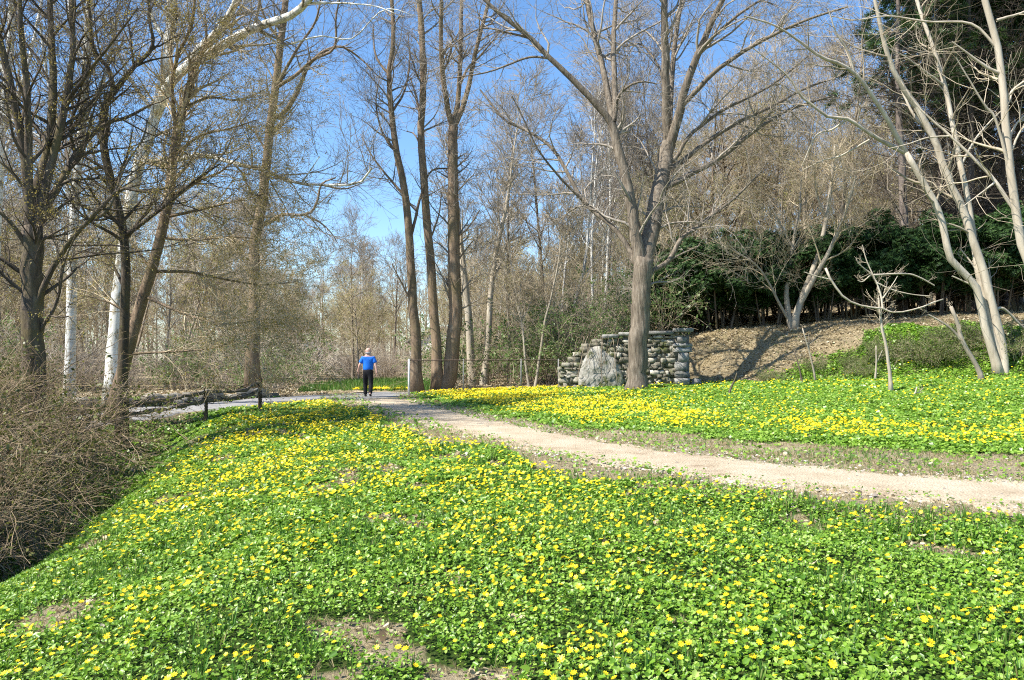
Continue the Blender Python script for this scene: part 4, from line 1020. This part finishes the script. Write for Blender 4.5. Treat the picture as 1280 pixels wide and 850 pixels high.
# ================================================================== GROWN TREES (prototypes and their copies)
def grown_tree(name, H, r0, mats, seed, stems=1, c1=16, l1=.30, ang=.75, up=.08, t0=.35, lean=.04, buds=None, rt=.010, loc=(0, 0, 0), dens=(6, 5, 3), wig=.13, label=None, cat='tree', group=None, side=7):
    r_ = np.random.default_rng(seed); tb = Tubes(); cb = Tubes(); root = empty(name, loc, 0, label, cat, group)
    Ps, Rs = [], []
    for s in range(stems):
        n = 14; d = np.array([r_.normal() * lean, r_.normal() * lean, 1.]); 
        if stems > 1: a = 6.28 * s / stems + r_.normal() * .4; d[:2] += np.array([math.cos(a), math.sin(a)]) * .22
        p = np.zeros(3) + (np.array([math.cos(6.28 * s / stems), math.sin(6.28 * s / stems), 0]) * r0 * .8 if stems > 1 else 0); P = [p + [0, 0, -.3]]
        h = H * r_.uniform(.8, 1) / (n - 1)
        for k in range(n - 1):
            d = norm(d + np.array([r_.normal() * .05, r_.normal() * .05, .06])); p = P[-1] + d * h; P.append(p)
        P = np.array(P); R = r0 * r_.uniform(.75, 1.05) * (1 - np.linspace(0, 1, n) * .93); R[0] *= 1.35
        Ps.append(P); Rs.append(R)
    Ps, Rs = np.array(Ps), np.array(Rs); tb.add(Ps, Rs, side)
    P1, R1 = grow(Ps, Rs, c1, t0, .98, ang, H * l1, .5, r0 * .5, rt * 1.3, 6, up, wig, .55, r_)
    tb.add(P1, R1, 5)
    P2, R2 = grow(P1, R1, dens[0], .25, 1, .7, H * l1 * .42, .55, r0 * .2, rt, 4, up * .7, wig * 1.2, .4, r_); cb.add(P2, R2, 3)
    P3, R3 = grow(P2, R2, dens[1], .2, 1, .65, H * l1 * .22, .7, rt * 1.6, rt * .8, 3, up * .5, wig * 1.3, .3, r_); cb.add(P3, R3, 3)
    tips = P3
    if dens[2]:
        P4, R4 = grow(P3, R3, dens[2], .2, 1, .6, H * l1 * .12, .8, rt, rt * .55, 2, 0, wig, .3, r_); cb.add(P4, R4, 3); tips = P4
    tb.build('trunk', M[mats[0]], root); cb.build('crown', M[mats[1]], root)
    if buds:
        st = Stamps(); k = buds[1]; st.add(*DIAM, tip_points(tips, k, r_) + r_.normal(size=(k, 3)) * .05, r_.normal(size=(k, 3)), r_.uniform(0, 6.28, k), buds[2] * r_.uniform(.6, 1.4, k))
        st.build('leaves', M[buds[0]], root)
    return root

PX = lambda px, Y: (px - 640) / 1000 * Y
PROTO = {}
def place(kind, x, y, s=1.0, rz=None, label=None, group=None):
    build, lab, grp = KINDS[kind]
    s = (s * random.uniform(.93, 1.07),) * 2 + (s,)
    rz = random.uniform(0, 6.28) if rz is None else rz
    loc = (x, y, float(Z(x, y)))
    if kind not in PROTO:
        o = build(); PROTO[kind] = o; o.location = loc; o.rotation_euler = (0, 0, rz); o.scale = s
        o['label'] = label or lab; o['group'] = group or grp
        return o
    return dup(PROTO[kind], loc, rz, s, label or lab, group or grp)
def shrub(name, H, stems, mats, seed, leafm=None, nl=0, ls=.05, spread=.5, up=-.02, dens=(6, 4, 0), cat='shrub', arch=.1, rt=.006, r0=.018):
    r_ = np.random.default_rng(seed); root = empty(name, (0, 0, 0), 0, None, cat); tb = Tubes(); cb = Tubes()
    a = r_.uniform(0, 6.28, stems); rad = r_.uniform(0, spread, stems)
    base = np.column_stack([np.cos(a) * rad, np.sin(a) * rad, np.full(stems, -.1)])
    d = norm(np.column_stack([np.cos(a) * r_.uniform(.1, .8, stems), np.sin(a) * r_.uniform(.1, .8, stems), np.ones(stems)]))
    P = [base]; L = H * r_.uniform(.6, 1.25, stems)[:, None] / 9
    for k in range(9):
        P.append(P[-1] + d * L); d = norm(d + r_.normal(size=d.shape) * .12 + np.array([0, 0, -arch]) + np.column_stack([np.cos(a), np.sin(a), 0 * a]) * arch * .5)
    P = np.stack(P, 1); R = r0 * r_.uniform(.6, 1.3, stems)[:, None] * (1 - .75 * np.linspace(0, 1, 10))[None]
    tb.add(P, R, 4); P2, R2 = grow(P, R, dens[0], .15, 1, .8, H * .4, .6, .01, rt, 5, up, .17, .3, r_); cb.add(P2, R2, 3)
    P3, R3 = grow(P2, R2, dens[1], .15, 1, .8, H * .18, .7, rt, rt * .7, 3, up, .2, .3, r_); cb.add(P3, R3, 3)
    tb.build('stems', M[mats[0]], root); cb.build('twigs', M[mats[1]], root)
    if leafm:
        st = Stamps(); st.add(*DIAM, tip_points(P3, nl, r_) + r_.normal(size=(nl, 3)) * .05, r_.normal(size=(nl, 3)) + [0, 0, .4], r_.uniform(0, 6.28, nl), ls * r_.uniform(.5, 1.4, nl)); st.build('leaves', M[leafm], root)
    return root
def evergreen_bush(seed, H=3.9, w=1.9, n=11000):
    r_ = np.random.default_rng(seed); root = empty('evergreen_shrub', (0, 0, 0), 0, None, 'shrub'); tb = Tubes(); st = Stamps()
    stems = 7; a = r_.uniform(0, 6.28, stems); P = []
    for k in range(stems):
        P.append(smooth_line([(.4 * math.cos(a[k]), .4 * math.sin(a[k]), -.2), (.7 * math.cos(a[k]) + r_.normal() * .1, .7 * math.sin(a[k]), H * .35), (w * .6 * math.cos(a[k]), w * .6 * math.sin(a[k]), H * .8)], 9))
    P = np.array(P); R = np.full((stems, 1), .05) * (1 - .7 * np.linspace(0, 1, 9))[None]
    tb.add(P, R, 5); P2, R2 = grow(P, R, 16, .15, 1, 1.0, w * .75, .5, .02, .007, 5, .03, .15, .3, r_); tb.add(P2, R2, 3)
    tb.build('stems', M['bark_dark'], root)
    cl = r_.normal(size=(46, 3)); cl = norm(cl); cl[:, 2] = cl[:, 2] * .9 + .12
    cc = cl * np.array([w, w, H * .44]) * r_.uniform(.55, 1.0, 46)[:, None] + np.array([0, 0, H * .58])
    i = r_.integers(0, 46, n); q = r_.normal(size=(n, 3)); q = norm(q) * r_.uniform(.25, 1, n)[:, None] ** .5 * np.array([.62, .62, .40])
    pos = cc[i] + q; nr = norm(q) * .7 + np.array([0, 0, .7]) + r_.normal(size=(n, 3)) * .35
    sv_, sf_ = [], []
    for k in range(5):
        ang = -1.2 + 2.4 * k / 4; c, s = math.cos(ang), math.sin(ang); o0 = len(sv_)
        for x, y, z_ in ((0, -.07, 0), (.45, -.10, .03), (1, 0, -.06), (.45, .10, .03)): sv_.append((x * c - y * s, x * s + y * c, z_))
        sf_.append((o0, o0 + 1, o0 + 2, o0 + 3))
    st.add(sv_, sf_, pos, nr, r_.uniform(0, 6.28, n), .145 * r_.uniform(.6, 1.4, n)); st.build('foliage', M['evergreen'], root)
    return root
def pine(seed, H=21, f0=.47):
    r_ = np.random.default_rng(seed); root = empty('pine_tree', (0, 0, 0), 0, None, 'tree'); tb = Tubes(); db = Tubes(); st = Stamps()
    n = 16; P = np.column_stack([np.cumsum(r_.normal(size=n)) * .05, np.cumsum(r_.normal(size=n)) * .05, np.linspace(-.3, H, n)]); R = .21 * (1 - .93 * np.linspace(0, 1, n)); R[0] *= 1.25
    tb.add(P, R, 9)
    D1, E1 = grow(P[None], R[None], 84, .10, f0 + .2, 1.45, 3.8, .25, .03, .009, 6, .012, .09, .3, r_); db.add(D1, E1, 4)
    D2, E2 = grow(D1, E1, 9, .2, 1, .75, 1.1, .6, .012, .007, 4, .0, .16, .3, r_); db.add(D2, E2, 3)
    D3, E3 = grow(D2, E2, 4, .2, 1, .75, .5, .7, .008, .005, 3, 0, .2, .3, r_); db.add(D3, E3, 3)
    L1, Q1 = grow(P[None], R[None], 70, f0, .99, 1.35, 4.2, .3, .045, .012, 6, .03, .06, .62, r_); tb.add(L1, Q1, 5)
    L2, Q2 = grow(L1, Q1, 6, .3, 1, .7, 1.3, .5, .014, .008, 4, .03, .1, .3, r_); tb.add(L2, Q2, 3)
    K = 5200; pts = tip_points(L2, K, r_) + r_.normal(size=(K, 3)) * .05
    tv_, tf_ = [], []
    for k in range(7):
        a = 6.28 * k / 7; c, s = math.cos(a), math.sin(a); o0 = len(tv_)
        for x, y, z_ in ((0, -.06, 0), (.9, -.05, .45), (.95, .05, .5), (0, .06, .02)): tv_.append((x * c - y * s, x * s + y * c, z_))
        tf_.append((o0, o0 + 1, o0 + 2, o0 + 3))
    st.add(tv_, tf_, pts, r_.normal(size=(K, 3)) * .6 + np.array([0, 0, .9]), r_.uniform(0, 6.28, K), .20 * r_.uniform(.6, 1.3, K))
    tb.build('trunk', M['bark_pine'], root); db.build('dead_branches', M['twig_dark'], root); st.build('needles', M['needles'], root)
    return root

GL = 'trees in the woods beyond the asphalt path'; GC = 'trees in the woods behind the chain link fence'; GR = 'trees on the wooded rise behind the evergreens'
KINDS = {
 'thin': (lambda: grown_tree('bare_tree', 13, .11, ('bark_wood', 'twig_pink'), 41, c1=18, l1=.24, ang=.6, up=.10, t0=.25), 'slender bare tree with pinkish twigs in the thicket left of the walker', GL),
 'thicket': (lambda: grown_tree('thicket_tree', 8.5, .055, ('bark_wood', 'twig_brown'), 42, stems=4, c1=9, l1=.30, ang=.6, up=.08, t0=.12, lean=.08), 'bushy many-stemmed bare tree in the thicket left of the walker', GL),
 'budding': (lambda: grown_tree('budding_tree', 12, .12, ('bark_wood', 'twig_brown'), 43, c1=18, l1=.30, ang=.8, t0=.2, buds=('bud_lime', 4200, .07)), 'bare tree hazed with yellow-green buds behind the chain link fence', GC),
 'leftbud': (lambda: grown_tree('budding_tree', 11, .09, ('bark_wood', 'twig_brown'), 63, c1=16, l1=.28, ang=.7, t0=.2, buds=('bud_lime', 3600, .07)), 'bare tree with yellow-green buds in the thicket left of the walker', GL),
 'ash': (lambda: grown_tree('bare_tree', 17, .17, ('bark_grey', 'twig_grey'), 44, c1=20, l1=.26, ang=.7, up=.08, t0=.38), 'tall grey bare tree in the woods behind the chain link fence', GC),
 'pale': (lambda: grown_tree('pale_tree', 15, .13, ('bark_ivory', 'twig_grey'), 45, c1=14, l1=.2, ang=.6, up=.12, t0=.4), 'slim pale-barked tree in the woods behind the chain link fence', GC),
 'oak': (lambda: grown_tree('bare_tree', 18, .21, ('bark_brown', 'twig_brown'), 46, c1=20, l1=.32, ang=.9, up=.04, t0=.3), 'broad brown bare tree on the wooded rise behind the evergreens', GR),
 'hill': (lambda: grown_tree('bare_tree', 19, .16, ('bark_wood', 'twig_brown'), 47, c1=20, l1=.24, ang=.7, up=.08, t0=.35, dens=(6, 4, 3)), 'tall thin bare tree on the wooded rise behind the evergreens', GR),
 'hillbud': (lambda: grown_tree('budding_tree', 12, .11, ('bark_wood', 'twig_brown'), 48, c1=18, l1=.30, ang=.8, t0=.2, buds=('bud_lime', 3800, .07)), 'bare tree with pale green buds on the wooded rise behind the evergreens', GR),
 'sapl': (lambda: grown_tree('understory_tree', 6, .04, ('bark_pale', 'twig_brown'), 49, stems=2, c1=12, l1=.3, ang=.7, t0=.15, rt=.006, dens=(5, 3, 2)), 'small pale understory tree behind the chain link fence', GC),
 'sweep': (lambda: shrub('bare_shrub', 2.6, 26, ('bark_wood', 'twig_pink'), 50, spread=1.1, dens=(7, 5, 0), arch=.05), 'twiggy bare shrub on the woodland floor beyond the paths', 'shrubs on the woodland floor'),
 'green': (lambda: shrub('leafy_shrub', 2.8, 22, ('bark_wood', 'twig_brown'), 51, 'bud_green', 3200, .09, spread=.9, dens=(6, 4, 0), arch=.05), 'shrub in fresh pale green leaf in the woods beyond the paths', 'leafing shrubs in the woods'),
 'bramble': (lambda: shrub('bramble', 2.6, 42, ('twig_dark', 'twig_bramble'), 52, 'leaf_olive', 2600, .045, spread=.8, dens=(8, 4, 0), arch=.13, r0=.012, rt=.0035), 'tangled brown bramble with few dark leaves at the foot of the dark maple', 'brambles in the thicket at the left'),
 'ivybush': (lambda: shrub('leafy_bush', 2.4, 30, ('twig_dark', 'twig_bramble'), 53, 'leaf_olive', 6500, .05, spread=1.0, dens=(8, 5, 0), arch=.14, r0=.012, rt=.0035), 'leafy green bush among the brambles at the left', 'leafy bushes in the thicket at the left'),
 'bankbush': (lambda: shrub('low_bush', 1.3, 26, ('twig_brown', 'twig_brown'), 54, 'leaf_shrub', 5200, .055, spread=.8, dens=(7, 5, 0), arch=.12, r0=.008, rt=.003), 'low green-brown bush on the bank behind the thin sapling', 'low bushes on the bank'),
 'yew': (lambda: evergreen_bush(55), 'dense dark evergreen shrub in the hedge along the top of the bank', 'evergreen shrubs along the top of the bank'),
 'yew2': (lambda: evergreen_bush(56, 4.3, 1.7, 10500), 'dense dark evergreen shrub in the hedge along the top of the bank', 'evergreen shrubs along the top of the bank'),
 'pine': (lambda: pine(57), 'tall pine with dead lower branches behind the evergreen hedge', 'pines behind the evergreen hedge'),
 'pine2': (lambda: pine(58, 19, .40), 'tall pine with dead lower branches behind the evergreen hedge', 'pines behind the evergreen hedge'),
}
# --- evergreens along the crest
for i, px in enumerate([838, 868, 900, 932, 962, 995, 1030, 1064, 1098, 1135, 1170, 1208, 1246, 1285, 1325]):
    Y = 35.2 - .0062 * (px - 838) + (.9 if i % 2 else -.2)
    place('yew' if i % 2 else 'yew2', PX(px, Y), Y, .80 + .0003 * (px - 838) + .08 * (i % 3))
for i, px in enumerate([842, 880, 920, 960, 1000, 1040, 1080, 1120, 1160, 1200, 1240, 1285, 1330]):
    place('yew' if i % 2 == 0 else 'yew2', PX(px, 38), 38 + .8 * (i % 3), .95)
for i, px in enumerate([845, 890, 935, 980, 1025, 1070, 1115, 1160, 1205, 1250, 1300]):
    place('yew2' if i % 2 == 0 else 'yew', PX(px, 41.5), 41.5 + .9 * (i % 2), 1.05)
for i, (px, Y, k, s) in enumerate([(1126, 35.5, 'pine', 1.0), (1178, 40, 'pine2', 1.05), (1215, 36.5, 'pine', .95), (1262, 38.5, 'pine2', 1.0), (1300, 36, 'pine', 1.05), (1330, 42, 'pine2', 1.1), (1195, 43, 'pine2', 1.1), (1275, 43, 'pine', 1.1), (1232, 40.5, 'pine2', 1.1)]):
    place(k, PX(px, Y), Y, s)
# --- left thicket
for i, (x, y, s, k) in enumerate([(-7.9, 9.3, 1.0, 'bramble'), (-8.7, 10.3, 1.2, 'ivybush'), (-9.0, 11.6, 1.05, 'bramble'), (-10.0, 12.4, 1.25, 'ivybush'), (-10.3, 13.7, 1.1, 'bramble'), (-11.4, 13.4, 1.3, 'bramble'),
                               (-11.3, 15.3, 1.1, 'ivybush'), (-11.6, 16.6, .95, 'bramble'), (-12.6, 17.0, 1.2, 'bramble'), (-12.9, 18.6, .9, 'bramble'), (-13.6, 19.4, .95, 'ivybush'), (-8.2, 8.5, 1.05, 'bramble'), (-12.2, 14.8, 1.3, 'ivybush'), (-14.4, 18.8, 1.2, 'bramble'), (-10.2, 11.2, 1.3, 'bramble'), (-9.5, 9.4, 1.3, 'bramble'), (-9.6, 14.6, 1.25, 'ivybush'), (-10.4, 15.6, 1.4, 'bramble'), (-9.5, 17.2, .75, 'bramble'), (-8.9, 13.0, .9, 'bramble'), (-8.0, 10.9, .85, 'ivybush'), (-7.3, 9.6, .7, 'bramble')]):
    place(k, x, y, s)
for i, (x, y, s) in enumerate([(-9.9, 7.1, 1.1), (-11.0, 9.0, 1.2), (-12.3, 11.0, 1.3), (-13.6, 13.0, 1.3), (-9.2, 5.2, 1.0)]):  # unseen evergreens left of the frame, added to shade the brambles and gully
    place('yew' if i % 2 else 'yew2', x, y, s, label='unseen evergreen bush added beyond the brambles at the left for its shade', group='unseen evergreen bushes added to shade the brambles')
for i, (px, py, s) in enumerate([(1150, 446, .8), (1108, 440, .65), (1185, 442, .7), (1070, 450, .4), (1275, 440, .8), (1188, 420, .6), (1020, 455, .4), (960, 468, .35), (1235, 425, .7), (1075, 462, .45)]):
    g = gy_(px, py + 8); place('bankbush', g[0], g[1], s)
def scatter(kinds, n, px0, px1, y0, y1, gap, smin, smax, taken, avoid=(), hfun=None):
    k = 0; tries = 0
    while k < n and tries < n * 60:
        tries += 1; Y = random.uniform(y0, y1); px = random.uniform(px0, px1); x = PX(px, Y)
        if abs(float(sdist(AC, x, Y))) < 3 or abs(float(U(np.array(x), np.array(Y)))) < 2.2: continue
        if any((x - a) ** 2 + (Y - b) ** 2 < gap * gap for a, b in taken): continue
        if any(p0 < px < p1 and q0 < Y < q1 for p0, p1, q0, q1 in avoid): continue
        taken.append((x, Y)); s = random.uniform(smin, smax)
        if hfun: s *= hfun(px)
        place(random.choice(kinds), x, Y, s); k += 1
tk = []
gap = [(372, 432, 30, 64), (440, 512, 30, 41)]
hl = lambda px: float(np.interp(px, [-60, 300, 370, 440, 520, 640, 760, 830], [1.15, 1.05, .72, .72, .95, .95, 1.0, 1.1]))
scatter(['thin', 'thicket', 'thin', 'leftbud'], 50, -60, 370, 36, 72, 1.7, .85, 1.2, tk, gap, hl)
scatter(['ash', 'pale', 'budding', 'budding', 'budding'], 50, 440, 835, 41, 78, 1.7, .72, 1.0, tk, gap, hl)
scatter(['thin', 'budding'], 12, 360, 470, 52, 85, 2.0, .6, .9, tk, gap, None)
scatter(['hill', 'oak', 'hillbud', 'hillbud'], 46, 800, 1330, 43, 80, 2.2, .75, 1.0, tk)
scatter(['ash', 'budding', 'pale', 'ash'], 12, 600, 835, 46, 64, 1.6, 1.0, 1.15, tk, gap)
scatter(['hill', 'hillbud', 'oak'], 14, 830, 1110, 46, 66, 1.6, .95, 1.1, tk)
scatter(['sapl'], 14, 520, 830, 33.5, 44, 1.2, .8, 1.3, tk, gap)
tk2 = []
scatter(['sweep', 'sweep', 'green'], 28, -40, 370, 34, 60, 1.4, .8, 1.3, tk2, gap)
scatter(['sweep', 'green', 'sweep'], 34, 500, 835, 33, 56, 1.4, .8, 1.2, tk2, gap)
scatter(['sweep'], 14, 360, 500, 50, 70, 1.6, .8, 1.2, tk2, gap)
for (px, Y, s) in [(690, 33.6, 1.05), (720, 34.5, 1.15), (745, 33.8, 1.0), (705, 36, 1.2), (760, 35.5, 1.2)]: place('green', PX(px, Y), Y, s, label='shrub in fresh pale green leaf behind the stone wall', group='leafing shrubs behind the stone wall')
# a few trees of their own
for (px, Y, r, H, mats, lb, st) in [(598, 37, .24, 17, ('bark_pale', 'twig_brown'), 'pale brown paired trunks right behind the triple trunks and fence', 2), (665, 32.2, .075, 10, ('bark_pale', 'twig_pale'), 'slender pale tree with fine upswept branches at the chain link fence', 2),
                                (704, 40, .13, 15, ('bark_ivory', 'twig_grey'), 'straight whitish trunk rising behind the left end of the stone wall', 1), (754, 46, .12, 17, ('bark_ivory', 'twig_grey'), 'thin white birch trunk showing left of the spreading tree', 1),
                                (953, 52, .17, 15, ('bark_pale', 'twig_brown'), 'tall pale trunk standing clear above the evergreen hedge', 1)]:
    x = PX(px, Y); grown_tree('bare_tree', H, r, mats, int(px), stems=st, c1=16, l1=.2, ang=.55, up=.11, t0=.3, loc=(x, Y, float(Z(x, Y))), label=lb, lean=.02)

# --- far woods read as one mass
tb = Tubes(); B = 330; r_ = np.random.default_rng(77)
Y = r_.uniform(84, 170, B); X = (r_.uniform(-120, 1400, B) - 640) / 1000 * Y
keep = (np.abs(U(X, Y)) > 3); X, Y = X[keep], Y[keep]; B = len(X); H = r_.uniform(9, 16, B) * (1 + .25 * (X > 10))
n = 8; P = np.zeros((B, n, 3)); P[:, :, 0] = X[:, None]; P[:, :, 1] = Y[:, None]; P[:, :, :2] += np.cumsum(r_.normal(size=(B, n, 2)) * .12, 1)
P[:, :, 2] = Z(X, Y)[:, None] - .3 + H[:, None] * np.linspace(0, 1, n)[None]; R = np.full((B, 1), .16) * (1 - .85 * np.linspace(0, 1, n))[None]
tb.add(P, R, 5); P1, R1 = grow(P, R, 13, .15, 1, .75, H * .3, .5, .07, .025, 4, .08, .12, .5, r_); tb.add(P1, R1, 3)
P2, R2 = grow(P1, R1, 6, .2, 1, .7, H[np.repeat(np.arange(B), 13)] * .13, .6, .03, .018, 3, .05, .15, .3, r_); tb.add(P2, R2, 3)
P3, R3 = grow(P2, R2, 3, .2, 1, .7, .9, .8, .02, .014, 2, .05, .15, .3, r_); tb.add(P3, R3, 3)
tag(tb.build('distant_woods', M['twig_brown']), 'far bare woods reading as one brown haze of twigs', 'woods', kind='stuff')

# ================================================================== LIGHT, SKY, CAMERA
EL, AZ = math.radians(51), math.radians(64)
sv3 = Vector((-math.sin(AZ) * math.cos(EL), -math.cos(AZ) * math.cos(EL), math.sin(EL)))
sun = bpy.data.lights.new('sun', 'SUN'); sun.energy = 5.0; sun.angle = math.radians(.5); sun.color = (1, .955, .88)
so = bpy.data.objects.new('sun', sun); COL.objects.link(so); so.rotation_euler = sv3.to_track_quat('Z', 'Y').to_euler(); so.location = (-30, -20, 40)
w = bpy.data.worlds.new('World'); scene.world = w; w.use_nodes = True; nt = w.node_tree
sk = nt.nodes.new('ShaderNodeTexSky'); sk.sky_type = 'NISHITA'; sk.sun_disc = False
sk.sun_elevation = EL; sk.sun_rotation = math.atan2(sv3.x, sv3.y); sk.air_density = 1.0; sk.dust_density = .3; sk.ozone_density = 4.0
bg = nt.nodes['Background']; hs = nt.nodes.new('ShaderNodeHueSaturation'); hs.inputs['Saturation'].default_value = 1.12
nt.links.new(sk.outputs[0], hs.inputs['Color']); nt.links.new(hs.outputs[0], bg.inputs['Color']); bg.inputs['Strength'].default_value = .122
cam = bpy.data.cameras.new('camera'); cam.sensor_width = 36; cam.lens = 36 * F / 1280; cam.clip_end = 2000; cam.clip_start = .1
co = bpy.data.objects.new('camera', cam); COL.objects.link(co); co.location = (0, 0, CAMZ); co.rotation_euler = (math.pi / 2 + PITCH, 0, 0); scene.camera = co
scene.view_settings.view_transform = 'Standard'; scene.view_settings.look = 'None'; scene.view_settings.gamma = 1; scene.view_settings.exposure = 1.04
scene.render.resolution_x, scene.render.resolution_y = 1024, 680
scene.cycles.use_denoising = False; scene.cycles.filter_width = 1.1; scene.cycles.max_bounces = 6; scene.cycles.diffuse_bounces = 3; scene.cycles.transparent_max_bounces = 4
